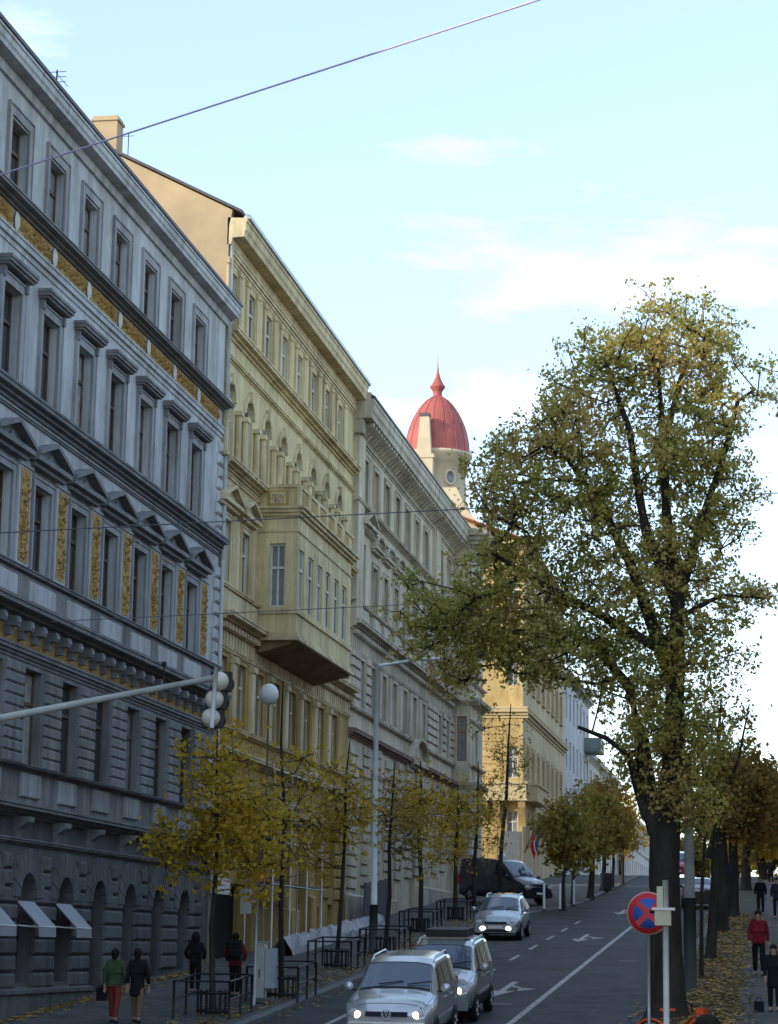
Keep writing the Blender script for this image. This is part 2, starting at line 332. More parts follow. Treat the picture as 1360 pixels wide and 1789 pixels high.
def pediment_mesh(hw, w_, zb, zt, ap, m, seg=False):
    """base slab zb..zt, apex ap above zt; local origin z"""
    b = MB(); b.box(-hw, hw, -.02, w_, zb, zt); b.box(-hw * .93, hw * .93, -.02, w_ * .6, zb - .12, zb)
    t = .11
    if not seg:
        for s_ in (-1, 1): b.prism([(s_ * hw, zt + .001), (s_ * hw, zt + t), (0, zt + ap + t), (0, zt + ap)], -.02, w_ + .04, 'y')
        b.prism([(-hw * .9, zt + .002), (hw * .9, zt + .002), (0, zt + ap)], -.02, w_ * .45, 'y')
    else:
        n = 8; q = [(-hw * math.cos(math.pi * k / n), zt + .002 + ap * math.sin(math.pi * k / n)) for k in range(n + 1)]; q2 = [(x * 1.0, z + t) for x, z in q]
        for k in range(n): b.prism([q[k], q[k + 1], q2[k + 1], q2[k]], -.02, w_ + .04, 'y')
        b.prism(q, -.02, w_ * .45, 'y')
    return b.mesh('pediment', m)
def relief_mesh(name, x0, x1, z0, z1, n, seed, m, sz=.1):
    rnd = random.Random(seed); b = MB(); b.box(x0, x1, -.02, .015, z0, z1)
    for _ in range(n):
        cx, cz = rnd.uniform(x0 + sz, x1 - sz), rnd.uniform(z0 + sz, z1 - sz); a = rnd.uniform(0, 3.1); l_, s_ = rnd.uniform(.7, 1.5) * sz, rnd.uniform(.3, .55) * sz
        ca, sa = math.cos(a), math.sin(a); q = [(cx + l_ * ca, .015, cz + l_ * sa), (cx - s_ * sa, .03, cz + s_ * ca), (cx - l_ * ca, .015, cz - l_ * sa), (cx + s_ * sa, .03, cz - s_ * ca), (cx, .015 + sz * .75, cz)]
        b.add(q, [(0, 1, 4), (1, 2, 4), (2, 3, 4), (3, 0, 4)])
    return b.mesh(name, m)
def block(b_w, b_h, b_d, m, bev=.05, name='stone'): return MB().bevbox(-b_w / 2, b_w / 2, -.05, b_d, -b_h / 2, b_h / 2, bev).mesh(name, m)
def hull(fac, u0, u1, z0, z1, depth, m, name='side_wall', front=-.32):
    """back, sides of a building volume behind the facade"""
    b = MB(); P = fac.P
    for (a, c) in [((u0, 0), (u0, -depth)), ((u0, -depth), (u1, -depth)), ((u1, -depth), (u1, 0)), ((u0, front), (u1, front))]:
        b.add([P(a[0], a[1], z0), P(c[0], c[1], z0), P(c[0], c[1], z1), P(a[0], a[1], z1)], [(0, 1, 2, 3)])
    return fac.build(b, name, m)
def roof(fac, u0, u1, zb, w_front, depth, rise, m, name='roof', thick=.1):
    b = MB(); mid = -depth / 2
    fac.prof(b, [(w_front, zb), (w_front, zb + thick), (mid, zb + rise + thick), (-depth - .3, zb + thick), (-depth - .3, zb), (mid, zb + rise)], u0, u1); return fac.build(b, name, m)
# ================================================================== building 1: grey
W = 17.5
rt = empty('grey_building', (-W, 55, gz(55)), 'long grey five-storey building with ochre relief frieze and three awnings over its arched ground floor', 'building')
F = Fac(rt, -W); C1 = [48.1 + 2.83 * i for i in range(-3, 7)]; Y0, Y1 = 8., 68.35; ow = 1.25
rows = [(22.2, 24.0), (17.75, 20.0), (13.6, 15.72), (9.0, 11.3)]
ops = [(c - ow / 2, c + ow / 2, z0, z1) for c in C1 for z0, z1 in rows[:3]]; F.wall('upper_wall', Y0, Y1, 12.9, 25.4, ops, B1U)
ops = [(c - .65, c + .65, 9.0, 11.3) for c in C1]; F.wall('first_floor_wall', Y0, Y1, 8.0, 12.9, ops, B1T)
gops = []
for c in C1: gops.append((c - .55, c + .55, 3.98 if c < 56 else gz(c) + .12, 6.49, True))
F.wall('ground_floor_wall', Y0, Y1, 0., 8.0, gops, B1L, .4)
hull(F, Y0, Y1, 0., 25.4, 14, B1T, front=-.45)
roof(F, Y0, Y1 + .25, 25.42, .52, 14, 3.4, ROOF)
sm5 = surround_mesh(ow, 1.9, .22, .05, B1F, False); sm4 = surround_mesh(ow, 2.25, .2, .06, B1F, False); sm3 = surround_mesh(ow, 2.12, .16, .05, B1F)
hood = MB().box(-.97, .97, -.02, .3, 20.36, 20.44).box(-.92, .92, -.02, .24, 20.3, 20.36).box(-.99, .99, -.02, .33, 20.44, 20.52).box(-.86, -.72, -.02, .13, 20.05, 20.3).box(.72, .86, -.02, .13, 20.05, 20.3).mesh('window_hood', B1S)
ped = pediment_mesh(1.3, .34, 16.2, 16.32, .42, B1S)
tym = MB().prism([(-.28, 16.37), (.28, 16.37), (0, 16.56)], .1, .2, 'y').mesh('pediment_ornament', B1T)
gp = [relief_mesh('relief_panel', -.33, .33, 13.7, 15.92, 60, 11 + i, GOLD, .1) for i in range(2)]
pil = MB().box(-.44, .44, -.02, .06, 13.55, 16.1).box(-.48, .48, -.02, .1, 15.98, 16.15).mesh('pilaster', B1U)
fz = [relief_mesh('frieze_relief', -1.18, 1.18, 21.38, 21.84, 60, 31 + i, GOLD, .13) for i in range(3)]
med = MB().lathe([(.0, .05), (.1, .04), (.16, .0)], n=14, axis='y').mesh('medallion', CREAM)
for v in med.vertices: v.co.z *= 1.55
rowpier = MB(); 
for i, c in enumerate(C1):
    for (z0, z1) in rows[:3]: window(F, c, z0, ow, z1 - z0, WOODB, GLASS)
    window(F, c, 9.0, 1.3, 2.3, WOODB, GLASS)
    F.put('window_surround', sm5, c, 0, 22.15); F.put('window_surround', sm4, c, 0, 17.74); F.put('window_surround', sm3, c, 0, 13.6)
    F.put('window_hood', hood, c, 0, 0); F.put('pediment', ped, c, 0, 0); F.put('pediment_ornament', tym, c, 0, 0)
    F.put('frieze_relief', fz[i % 3], c + 1.415, .01, 0); F.put('medallion', med, c, .05, 21.6)
    m_ = c + 1.415
    if m_ < 67:
        F.put('pilaster', pil, m_, 0, 0); F.put('relief_panel', gp[i % 2], m_, .06, 0)
    z0 = gops[i][2]; window(F, c, z0, 1.1, 6.49 - z0, WOODB, GLASS, .36, True, .6)
F.cornice('main_cornice', Y0, Y1 + .12, 25.0, 25.4, .46, B1U, flat=True)
F.cornice('string_course', Y0, Y1 + .05, 21.88, 22.1, .36, B1S)
F.cornice('string_course', Y0, Y1, 20.96, 21.3, .1, B1U, steps=2)
F.cornice('string_course', Y0, Y1 + .05, 17.3, 17.66, .32, B1S)
F.cornice('string_course', Y0, Y1, 17.12, 17.18, .05, B1S, steps=1)
F.cornice('string_course', Y0, Y1, 13.4, 13.56, .2, B1S, steps=2)
F.cornice('balcony_cornice', Y0, Y1 + .1, 12.3, 12.66, .52, B1S)
b = MB(); F.box(b, Y0, Y1, -.02, .1, 12.7, 13.42); F.build(b, 'parapet_band', B1T)
pp = MB().bevbox(-.95, .95, -.02, .06, 12.82, 13.32, .03).mesh('parapet_panel', B1U)
brk = MB().box(-.13, .13, -.02, .36, 12.06, 12.28).box(-.1, .1, -.02, .2, 11.86, 12.06).mesh('bracket', B1S)
ros = MB().ell((0, .37, 12.16), (.07, .05, .07)).mesh('rosette', B1F)
for k in range(40):
    u = 40.2 + k * .943
    if u > 68: break
    if u > 38: o = F.put('bracket', brk, u, 0, 0); inst('rosette', ros, o, (0, 0, 0))
b = MB(); F.box(b, Y0, Y1, -.02, .03, 11.75, 12.2); F.build(b, 'ochre_frieze', GOLD)
F.cornice('architrave', Y0, Y1, 11.42, 11.72, .14, B1S, steps=3)
st2 = block(1.36, .255, .07, B1T, .045); pil2 = MB().bevbox(-.16, .16, -.02, .12, 9.0, 11.4, .03).mesh('pilaster', B1T)
pw = MB().bevbox(-.72, .72, -.02, .07, 8.26, 8.84, .03).mesh('parapet_panel', B1F)
con = MB().prism([(-.02, 7.78), (.38, 7.78), (.36, 7.66), (.12, 7.5), (.06, 7.28), (-.02, 7.28)], -.2, .2, 'x').mesh('console', B1T)
for i, c in enumerate(C1):
    m_ = c + 1.415
    if m_ < 67.3:
        for k in range(9): F.put('stone', st2, m_, 0, 9.13 + k * .262)
    F.put('parapet_panel', pp, c, .1, 0); F.put('parapet_panel', pw, c, .0, 0); F.put('console', con, c - .75, 0, 0)
F.cornice('string_course', Y0, Y1, 8.9, 8.99, .22, B1S, steps=2)
F.cornice('base_cornice', Y0, Y1 + .08, 7.78, 8.06, .42, B1S)
F.cornice('string_course', Y0, Y1, 7.16, 7.28, .12, B1S, steps=2)
# quoins at the corner
q1 = block(.62, .36, .1, B1U, .06); q2 = block(.46, .36, .1, B1U, .06)
for k in range(29):
    z = 9.3 + k * .405
    if 11.3 < z < 13.5 or 16.95 < z < 17.7: continue
    if z > 21.2: break
    F.put('stone', q1 if k % 2 else q2, 68.0 if k % 2 else 68.08, 0, z)
# rusticated ground floor
gs = block(1.62, .37, .11, B1L, .06); gs2 = block(.8, .37, .11, B1L, .06)
for i, c in enumerate(C1):
    if c < 44: continue
    m_ = c + 1.415; wide = gs if m_ < 67 else gs2
    base = gz(m_) + .15
    for k in range(9):
        z = 5.98 - k * .39
        if z - .18 < base: break
        if m_ < 67: F.put('stone', wide, m_, 0, z)
        else: F.put('stone', wide, 67.4, 0, z)
    for k in range(2):
        z = 6.37 + k * .39
        F.put('stone', block(.72 - k * .1, .37, .11, B1L, .06) if i == 1 or not WC.get(('r', k)) else WC[('r', k)], m_ if m_ < 67 else 67.5, 0, z)
        if not WC.get(('r', k)): WC[('r', k)] = block(.72 - k * .1, .37, .11, B1L, .06)
    # voussoirs round the arch
    for k in range(9):
        a = math.pi * (k + .5) / 9; r0, r1 = .58, 1.16; key = ('v', k)
        if key not in WC:
            vb = MB(); da = math.pi / 9 * .46; zc = 5.94
            q = [(-r0 * math.cos(a - da), zc + r0 * math.sin(a - da)), (-r0 * math.cos(a + da), zc + r0 * math.sin(a + da)), (-r1 * math.cos(a + da), zc + r1 * math.sin(a + da)), (-r1 * math.cos(a - da), zc + r1 * math.sin(a - da))]
            vb.prism(q, -.03, .13, 'y'); WC[key] = vb.mesh('voussoir', B1L)
        F.put('voussoir', WC[key], c, 0, 0)
b = MB(); F.prof(b, [(-.02, 0), (.2, 0), (.2, 3.72), (.26, 3.74), (.26, 3.82), (-.02, 3.9)], Y0, 56.0); F.build(b, 'plinth', B1L)
# awnings
AWN = mat('pale_awning_cloth', (.36, .39, .44), .75, .08, 3.)
for c in C1[3:6]:
    b = MB(); a0, a1 = c - .62, c + .62
    b.add([F.P(a0, .05, 5.86), F.P(a1, .05, 5.86), F.P(a1, .62, 5.28), F.P(a0, .62, 5.28), F.P(a0, .63, 5.04), F.P(a1, .63, 5.04), F.P(a0, .05, 5.84), F.P(a1, .05, 5.84), F.P(a1, .60, 5.26), F.P(a0, .60, 5.26)], [(0, 1, 2, 3), (3, 2, 5, 4), (6, 7, 8, 9)])
    aw = F.build(b, 'awning', AWN); bb = MB(); bb.tube([F.P(a0, .05, 5.3), F.P(a0, .6, 5.26)], .018); bb.tube([F.P(a1, .05, 5.3), F.P(a1, .6, 5.26)], .018); bb.tube([F.P(a0, .61, 5.27), F.P(a1, .61, 5.27)], .02)
    o = bb.build('awning_arm', WHITEP); o.parent = aw
b = MB(); b.tube([(-W + .1, 68.5, gz(68.5) + .1), (-W + .1, 68.5, 24.9), (-W + .42, 68.5, 25.2)], .07, 8); F.build(b, 'downpipe', PALEM)
ax, ay, az = onX(100, 122, -18.2); b = MB(); b.tube([(ax, ay, 25.3), (ax, ay, az)], .02, 4)
for k in range(3): b.tube([(ax - .25, ay, az - .05 - k * .14), (ax + .25, ay, az - .05 - k * .14)], .01, 4)
b.tube([(ax, ay - .1, az - .1), (ax, ay + .9, az - .1)], .01, 4); F.build(b, 'aerial', DARKM)
# ================================================================== building 2: yellow
rt = empty('yellow_building', (-W, 79, gz(79)), 'yellow stuccoed building with a projecting box oriel and a bare sunlit gable wall', 'building')
F = Fac(rt, -W); C2 = [69.24 + 2.64 * i for i in range(8)]; Y0, Y1 = 68.62, 90.78; ow = 1.08
ORI = (73.66, 83.5)
ops = [(c - ow / 2, c + ow / 2, 24.9, 26.83) for c in C2] + [(c - ow / 2, c + ow / 2, 20.6, 23.08, True) for c in C2] + [(c - .5, c + .5, 16.4, 18.5) for c in C2 if not ORI[0] < c < ORI[1]]
F.wall('upper_wall', Y0, Y1, 15.1, 28.3, ops, B2W, .2)
gp2 = [(c - .5, c + .5, 11.9, 14.05) for c in C2]
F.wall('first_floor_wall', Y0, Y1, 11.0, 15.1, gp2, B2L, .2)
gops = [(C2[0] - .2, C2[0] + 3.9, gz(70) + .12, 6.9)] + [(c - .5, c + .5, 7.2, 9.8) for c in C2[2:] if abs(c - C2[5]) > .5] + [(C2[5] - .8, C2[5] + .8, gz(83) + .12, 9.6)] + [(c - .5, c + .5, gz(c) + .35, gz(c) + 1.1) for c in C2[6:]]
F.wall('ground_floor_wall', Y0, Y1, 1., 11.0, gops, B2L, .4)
b = MB()
for (a, c) in [((Y1, 0), (Y1, -13)), ((Y1, -13), (Y0, -13)), ((Y0, -.45), (Y1, -.45))]: b.add([F.P(a[0], a[1], 1), F.P(c[0], c[1], 1), F.P(c[0], c[1], 28.3), F.P(a[0], a[1], 28.3)], [(0, 1, 2, 3)])
F.build(b, 'rear_wall', B2W)
b = MB(); b.prism([(-W, 1), (-W, 28.2), (-W + .1, 28.75), (-24, 32.2), (-30.5, 28.75), (-30.5, 1)], Y0 - .2, Y0 + .05, 'y'); F.build(b, 'gable_wall', GABLE)
roof(F, Y0 - .28, Y1 + .1, 28.62, .45, 13, 3.62, ROOF)
b = MB(); b.box(-22.35, -21.5, 68.5, 69.2, 29, 32.3); b.box(-22.40, -21.45, 68.45, 69.25, 32.12, 32.2); F.build(b, 'chimney', GABLE)
b = MB(); b.tube([(-21.3, 69.2, 30.5), (-21.3, 69.2, 31.9)], .015, 4); b.tube([(-21.5, 69.2, 31.8), (-21.1, 69.2, 31.8)], .01, 4); F.build(b, 'aerial', DARKM)
F.cornice('main_cornice', Y0 - .2, Y1 + .1, 27.8, 28.45, .58, B2T, flat=True)
b = MB(); F.prof(b, [(.5, 28.45), (.68, 28.47), (.68, 28.6), (.5, 28.62)], Y0 - .1, Y1 + .25); F.build(b, 'gutter', GALV)
F.cornice('architrave', Y0, Y1, 27.1, 27.5, .12, B2T)
F.cornice('string_course', Y0, Y1, 24.5, 24.86, .34, B2T)
F.cornice('string_course', Y0, Y1, 23.75, 23.9, .12, B2T, steps=2)
F.cornice('string_course', Y0, Y1, 20.15, 20.46, .34, B2T)
F.cornice('string_course', Y0, Y1, 19.9, 20.0, .06, B2T, steps=1)
ps = MB().box(-.16, .16, -.02, .07, 24.9, 27.1).box(-.2, .2, -.02, .1, 26.9, 27.1).mesh('pilaster', B2T)
co = MB().lathe([(.11, 0), (.1, 1.55)], (0, .1, 20.6), 10).box(-.17, .17, -.02, .24, 22.15, 22.3).box(-.15, .15, -.02, .22, 20.46, 20.6).mesh('column', B2T)
ar = MB()
for k in range(10):
    a0, a1 = math.pi * k / 10, math.pi * (k + 1) / 10; ar.prism([(-.56 * math.cos(a0), 22.54 + .56 * math.sin(a0)), (-.56 * math.cos(a1), 22.54 + .56 * math.sin(a1)), (-.74 * math.cos(a1), 22.54 + .74 * math.sin(a1)), (-.74 * math.cos(a0), 22.54 + .74 * math.sin(a0))], -.02, .08, 'y')
ar.box(-.09, .09, -.02, .15, 23.0, 23.4); ar = ar.mesh('archivolt', B2T)
ped = pediment_mesh(1.22, .3, 18.95, 19.08, .45, B2T); s3 = surround_mesh(1.0, 2.1, .15, .05, B2T); s2 = surround_mesh(1.0, 2.15, .14, .05, B2L)
p2 = MB().bevbox(-.24, .24, -.02, .14, 11.9, 14.1, .03).box(-.29, .29, -.02, .2, 13.95, 14.15).mesh('pilaster', B2T)
rnd = random.Random(5)
for i, c in enumerate(C2):
    window(F, c, 24.9, ow, 1.93, WOODW, GLASS, .17); window(F, c, 20.6, ow, 2.48, WOODW, GLASS, .17, True); window(F, c, 11.9, 1.0, 2.15, WOODW, GLASS, .17)
    F.put('archivolt', ar, c, 0, 0); F.put('window_surround', s2, c, 0, 11.9)
    for s_ in (-1, 1): F.put('pilaster', ps, c + s_ * .78, 0, 0); F.put('column', co, c + s_ * .86, 0, 0)
    if not ORI[0] < c < ORI[1]:
        window(F, c, 16.4, 1.0, 2.1, WOODW, GLASS, .17); F.put('window_surround', s3, c, 0, 16.4); F.put('pediment', ped, c, 0, 0)
    if i < 7: F.put('pilaster', p2, c + 1.32, 0, 0)
for o in gops[1:]:
    if o[3] - o[2] < 3: window(F, (o[0] + o[1]) / 2, o[2], o[1] - o[0], o[3] - o[2], WOODW, GLASS, .36)
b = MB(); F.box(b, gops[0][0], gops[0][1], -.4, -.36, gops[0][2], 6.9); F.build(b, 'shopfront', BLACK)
o = gops[-3]; b = MB(); d5 = [o for o in gops if o[1] - o[0] > 1.5][1]
for s_ in (-.4, .4): F.box(b, C2[5] + s_ - .37, C2[5] + s_ + .37, -.38, -.3, d5[2], 9.2)
F.build(b, 'door', WOODB)
b = MB(); F.box(b, C2[5] - 1.5, C2[5] + 1.5, -.02, .4, 10.9, 11.1); F.prof(b, [(-.02, 11.1)] * 1 + [(.42, 11.1), (.42, 11.15), (-.02, 11.16)], C2[5] - 1.5, C2[5] + 1.5)
b.add([F.P(C2[5] - 1.5, .42, 11.16), F.P(C2[5] + 1.5, .42, 11.16), F.P(C2[5], .42, 11.85), F.P(C2[5] - 1.5, 0, 11.16), F.P(C2[5] + 1.5, 0, 11.16), F.P(C2[5], 0, 11.85)], [(0, 1, 2), (0, 2, 5, 3), (1, 2, 5, 4)]); F.build(b, 'door_pediment', B2T)
F.cornice('string_course', Y0, Y1, 16.2, 16.34, .16, B2T, steps=2)
b = MB(); F.box(b, Y0, Y1, -.02, .1, 15.45, 16.2); F.build(b, 'parapet_band', B2T)
F.cornice('balcony_cornice', Y0, Y1, 15.1, 15.44, .48, B2T)
dm = MB().box(-.11, .11, -.02, .2, 14.92, 15.12).mesh('dentil', B2T); fp = MB().bevbox(-.1, .1, -.02, .05, 14.42, 14.86, .03).mesh('frieze_panel', B2T)
db = MB(); fb = MB(); u = Y0 + .2
while u < Y1 - .1: F.box(db, u - .11, u + .11, -.02, .24, 14.93, 15.09); F.box(fb, u - .12, u + .12, -.02, .05, 14.42, 14.86); u += .42
o = F.build(db, 'dentils', B2T); o['kind'] = 'stuff'; o = F.build(fb, 'frieze_panels', B2T); o['kind'] = 'stuff'
F.cornice('architrave', Y0, Y1, 14.18, 14.36, .1, B2T, steps=2)
F.cornice('string_course', Y0, Y1, 11.7, 11.86, .2, B2T, steps=2)
F.cornice('base_cornice', Y0, Y1, 10.8, 11.1, .35, B2T)
b2s = block(1.5, .4, .08, B2L, .05)
for i in range(1, 8):
    m_ = C2[i] + 1.32
    if i == 4 or i == 5: continue
    k = 0
    while True:
        z = 10.55 - k * .45
        if z - .2 < gz(m_) + 1.2: break
        if m_ < Y1 - .75 and not (i == 1 and z < 7.2): F.put('stone', b2s, m_, 0, z)
        k += 1
b = MB(); F.prof(b, [(-.02, 3), (.14, 3), (.14, gz(80) + 1.2), (-.02, gz(80) + 1.3)], 73.6, C2[5] - .9); F.prof(b, [(-.02, 3), (.14, 3), (.14, gz(84) + 1.5), (-.02, gz(84) + 1.6)], C2[5] + .9, C2[6] - .6); F.build(b, 'plinth', B2L)
b = MB(); b.tube([(-W + .08, 68.55, 25.6), (-W + .08, 68.55, 27.9), (-W + .55, 68.5, 28.5)], .07, 8); F.build(b, 'downpipe', CREAM)
# oriel (a part of the building, its pieces one level deeper)
XO = -16.08; a0, a1 = ORI
ori = empty('oriel', (0, 0, 0)); ori.parent = rt; ori.location = -rt.location
FO = Fac(ori, XO); FS = Fac(ori, a0, '-Y'); FN = Fac(ori, a1, '-Y')
uo = [74.4 + 1.56 * i for i in range(6)]
FO.wall('front_wall', a0, a1, 16.2, 19.45, [(u - .45, u + .45, 16.3, 18.36) for u in uo], B2W, .18)
FS.wall('side_wall', -W, XO, 16.2, 19.45, [(-17.05, -16.5, 16.3, 18.5)], B2W, .25)
b = MB(); b.box(-W, XO, a1 - .05, a1, 15.0, 20.5); b.box(-W + .05, XO - .27, a0 + .3, a1 - .06, 16.25, 19.4); FO.build(b, 'core', B2W)
for u in uo: window(FO, u, 16.3, .9, 2.06, WOODW, GLASS, .14)
window(FS, -16.775, 16.3, .55, 2.2, WOODW, CURT, .2, tr=.62)
def ring(nm, z0, z1, w_, m):
    b = MB(); b.box(-W, XO + w_, a0 - w_, a1 + w_, z0, z1); return FO.build(b, nm, m)
ring('sill_band', 16.06, 16.2, .07, B2T); ring('base', 15.4, 16.06, .0, B2W); ring('base_moulding', 15.26, 15.4, .06, B2T); ring('base_moulding', 15.14, 15.26, .14, B2T)
ring('fascia', 18.9, 18.96, .04, B2T); ring('cornice', 19.45, 19.56, .1, B2T); ring('cornice', 19.56, 19.68, .2, B2T); ring('cornice', 19.68, 19.76, .28, B2T)
ring('parapet', 19.76, 20.45, .0, B2W); ring('parapet_coping', 20.45, 20.56, .06, B2T)
pm = MB().box(-.5, .5, 0, .03, 19.9, 20.34).mesh('parapet_recess', B2L); pb = MB().bevbox(-.13, .13, -.02, .1, 19.78, 20.44, .02).mesh('parapet_pier', B2T)
for i, u in enumerate(uo):
    FO.put('parapet_recess', pm, u, .004, 0); FO.put('parapet_pier', pb, u - .78, 0, 0)
sq = MB().box(-.36, .36, 0, .03, 19.84, 20.36).mesh('square_ornament', B2L); FS.put('square_ornament', sq, -16.8, .004, 0)
sq2 = relief_mesh('square_relief', -.27, .27, 19.9, 20.3, 24, 3, B2T, .09); FS.put('square_relief', sq2, -16.8, .03, 0)
b = MB(); b.prism([(-W - .02, 15.14), (XO + .02, 15.14), (XO - .35, 14.98), (-W + .2, 14.75), (-W - .02, 14.7)], a0 + .05, a1 - .05, 'y'); FO.build(b, 'corbel', mat('dark_stucco', (.24, .18, .09), .9, .2, 1.5, streak=True))  # corbel stucco set darker than the oriel walls
# ================================================================== building 3: beige with bracketed cornice
rt = empty('beige_building', (-W, 106, gz(106)), 'beige grey building with deep bracketed cornice, segmental pediments and a projecting end pavilion', 'building')
F = Fac(rt, -W); Y0, Y1 = 90.86, 121.; C3 = [93.6, 96.3, 99.1, 101.95, 104.9, 107.8, 110.7, 116.0, 118.9]
ops = [(c - .55, c + .55, 23.9, 25.85) for c in C3] + [(c - .55, c + .55, 19.4, 21.45 if i else 22.1) for i, c in enumerate(C3)] + [(c - .5, c + .5, 14.9, 16.98) for c in C3]
F.wall('upper_wall', Y0, Y1, 13.7, 27.6, ops, B3W)
gops = [(c - .5, c + .5, 9.2, 12.4) for c in C3 if abs(c - 107.8) > 1] + [(106.9, 108.7, gz(107.8) + .1, 12.8)]
F.wall('ground_floor_wall', Y0, Y1, 3., 13.7, gops, B3W, .4)
hull(F, Y0, Y1, 3, 27.6, 13, B3W, 'rear_wall', -.45); roof(F, Y0, Y1 + 5.2, 27.9, .9, 13, 3.4, ROOF)
PV = -16.5; FP = Fac(rt, PV); FQ = Fac(rt, Y1, '-Y')
FP.wall('pavilion_wall', Y1, 126, 4., 27.6, [(c - .5, c + .5, z, z + 2) for c in (123.5,) for z in (23.9, 19.4, 14.9, 9.6)], B3W)
for z in (23.9, 19.4, 14.9, 9.6): window(FP, 123.5, z, 1., 2., WOODB, GLASS)
FQ.wall('pavilion_side', -17.6, PV, 4., 27.6, [(-17.25, -16.72, 15.0, 17.45)], B3W, .15)
window(FQ, -16.985, 15.0, .53, 2.45, mat('red_brown_frame', (.3, .14, .09), .6), CURT, .13)
b = MB(); b.box(-30, PV - .33, 121.3, 126, 4, 27.6); F.build(b, 'pavilion_core', B3W)
for fac, ua, ub in ((F, Y0 - .1, Y1), (FP, Y1 - .0, 126.2)):
    fac.cornice('main_cornice', ua, ub, 27.02, 27.85, .85, B3T, flat=True); fac.cornice('string_course', ua, ub, 23.4, 23.65, .28, B3T); fac.cornice('architrave', ua, ub, 26.3, 26.55, .12, B3T, steps=2)
    fac.cornice('balcony_cornice', ua, ub, 18.05, 18.42, .5, B3T); fac.cornice('string_course', ua, ub, 17.1, 17.25, .1, B3T, steps=2); fac.cornice('string_course', ua, ub, 14.65, 14.8, .18, B3T, steps=2)
    fac.cornice('base_cornice', ua, ub, 13.5, 13.85, .34, mat('reddish_cornice', (.30, .21, .18), .85, .2, 1.))
    fac.cornice('string_course', ua, ub, 19.2, 19.34, .2, B3T, steps=2)
b = MB(); F.box(b, Y0 - .08, Y0 + .7, -.1, .72, 27.1, 28.15); F.box(b, Y0 - .05, Y0 + .55, -.1, .4, 26.4, 27.1); F.build(b, 'cornice_end_block', B3T)
for z0, z1, w_ in ((27.0, 27.85, .85), (23.4, 23.65, .28), (18.05, 18.42, .5), (13.5, 13.85, .34)):
    FQ.cornice('cornice_return', -17.3, PV + w_, z0, z1, w_ * .6, B3T)
bkm = MB().prism([(-.02, 27.0), (.72, 27.0), (.7, 26.86), (.4, 26.74), (.2, 26.56), (-.02, 26.5)], -.14, .14, 'x').mesh('bracket', B3T)
u = Y0 + .9
while u < 120.8: F.put('bracket', bkm, u, 0, 0); u += .655
for k in range(7): FP.put('bracket', bkm, 121.6 + k * .655, 0, 0)
db = MB(); u = Y0 + .4
while u < 120.5: F.box(db, u - .12, u + .12, -.02, .26, 17.86, 18.04); F.box(db, u - .1, u + .1, -.02, .2, 22.55, 22.72); u += .45
o = F.build(db, 'dentils', B3T); o['kind'] = 'stuff'
fl = MB(); u = Y0 + .3
while u < 120.5: F.box(fl, u - .06, u + .06, -.02, .05, 17.28, 17.84); u += .24
o = F.build(fl, 'fluted_frieze', B3T); o['kind'] = 'stuff'
b = MB(); F.prof(b, [(-.02, 22.72), (.3, 22.74), (.3, 22.86), (-.02, 22.9)], Y0 + 4.2, 112); F.build(b, 'pediment_shelf', B3T)
segp = pediment_mesh(1.05, .3, 22.2, 22.3, .5, B3T, True); trp = pediment_mesh(1.35, .42, 22.75, 22.9, .5, B3T)
su5 = surround_mesh(1.1, 1.95, .18, .06, B3T, False); su3 = surround_mesh(1.1, 2.05, .16, .06, B3T); su2 = surround_mesh(1.0, 2.08, .15, .06, B3T)
pbase = MB().bevbox(-.75, .75, -.02, .14, 18.5, 19.18, .03).mesh('parapet_panel', B3T)
p3 = MB().bevbox(-.2, .2, -.02, .14, 14.9, 17.05, .03).mesh('pilaster', B3T)
for i, c in enumerate(C3):
    window(F, c, 23.9, 1.1, 1.95, WOODB, GLASS); window(F, c, 19.4, 1.1, 2.05 if i else 2.7, WOODB, GLASS); window(F, c, 14.9, 1.0, 2.08, WOODB, GLASS)
    F.put('window_surround', su5, c, 0, 23.85); F.put('window_surround', su2, c, 0, 14.9); F.put('parapet_panel', pbase, c, 0, 0)
    if i and i < 7: F.put('window_surround', su3, c, 0, 19.4); F.put('pediment', segp, c, 0, 0)
    else: F.put('pediment', trp, c, 0, 0)
    if 0 < i < 6: F.put('pilaster', p3, c + 1.43, 0, 0)
for o in gops[:-1]: window(F, (o[0] + o[1]) / 2, o[2], 1.0, 3.2, WOODB, GLASS, .36)
b = MB(); F.box(b, 106.9, 107.78, -.4, -.32, gz(107) + .1, 12.8); F.box(b, 107.82, 108.7, -.4, -.32, gz(107) + .1, 12.8); F.build(b, 'door', WOODB)
F.put('door_pediment', pediment_mesh(1.9, .45, 13.6, 13.9, .95, B3S if 'B3S' in globals() else B3T, True), 107.8, 0, 0)
for ub in (91.75, 113.9):
    b = MB(); F.box(b, ub - .75, ub + .75, -.02, .22, 18.45, 26.4); F.build(b, 'giant_pilaster', B3W)
rb = MB()
for (u0_, u1_, zt) in ((90.95, 92.9, 17.0), (94.2, 95.4, 17.0), (111.6, 115.2, 17.0), (116.9, 118.1, 17.0), (119.7, 120.95, 17.0)):
    z = 14.85
    while z < zt: F.box(rb, u0_, u1_, -.02, .12, z, z + .3); z += .42
for j in range(len(C3)):
    ua = (C3[j - 1] if j else 90.4) + .55; ub = C3[j] - .55; z = gz(C3[j]) + 1.5
    if ub - ua > 3: ua = ub - 1.8
    while z < 13.3:
        if not (107 < (ua + ub) / 2 < 108.8): F.box(rb, ua, ub, -.02, .1, z, z + .34)
        z += .46
z = 5 + 4
while z < 13.3: FP.box(rb, 121.05, 122.9, -.02, .1, z, z + .34); FQ.box(rb, -17.4, PV, -.02, .06, z, z + .34); z += .46
o = F.build(rb, 'rustication', B3T); o['kind'] = 'stuff'
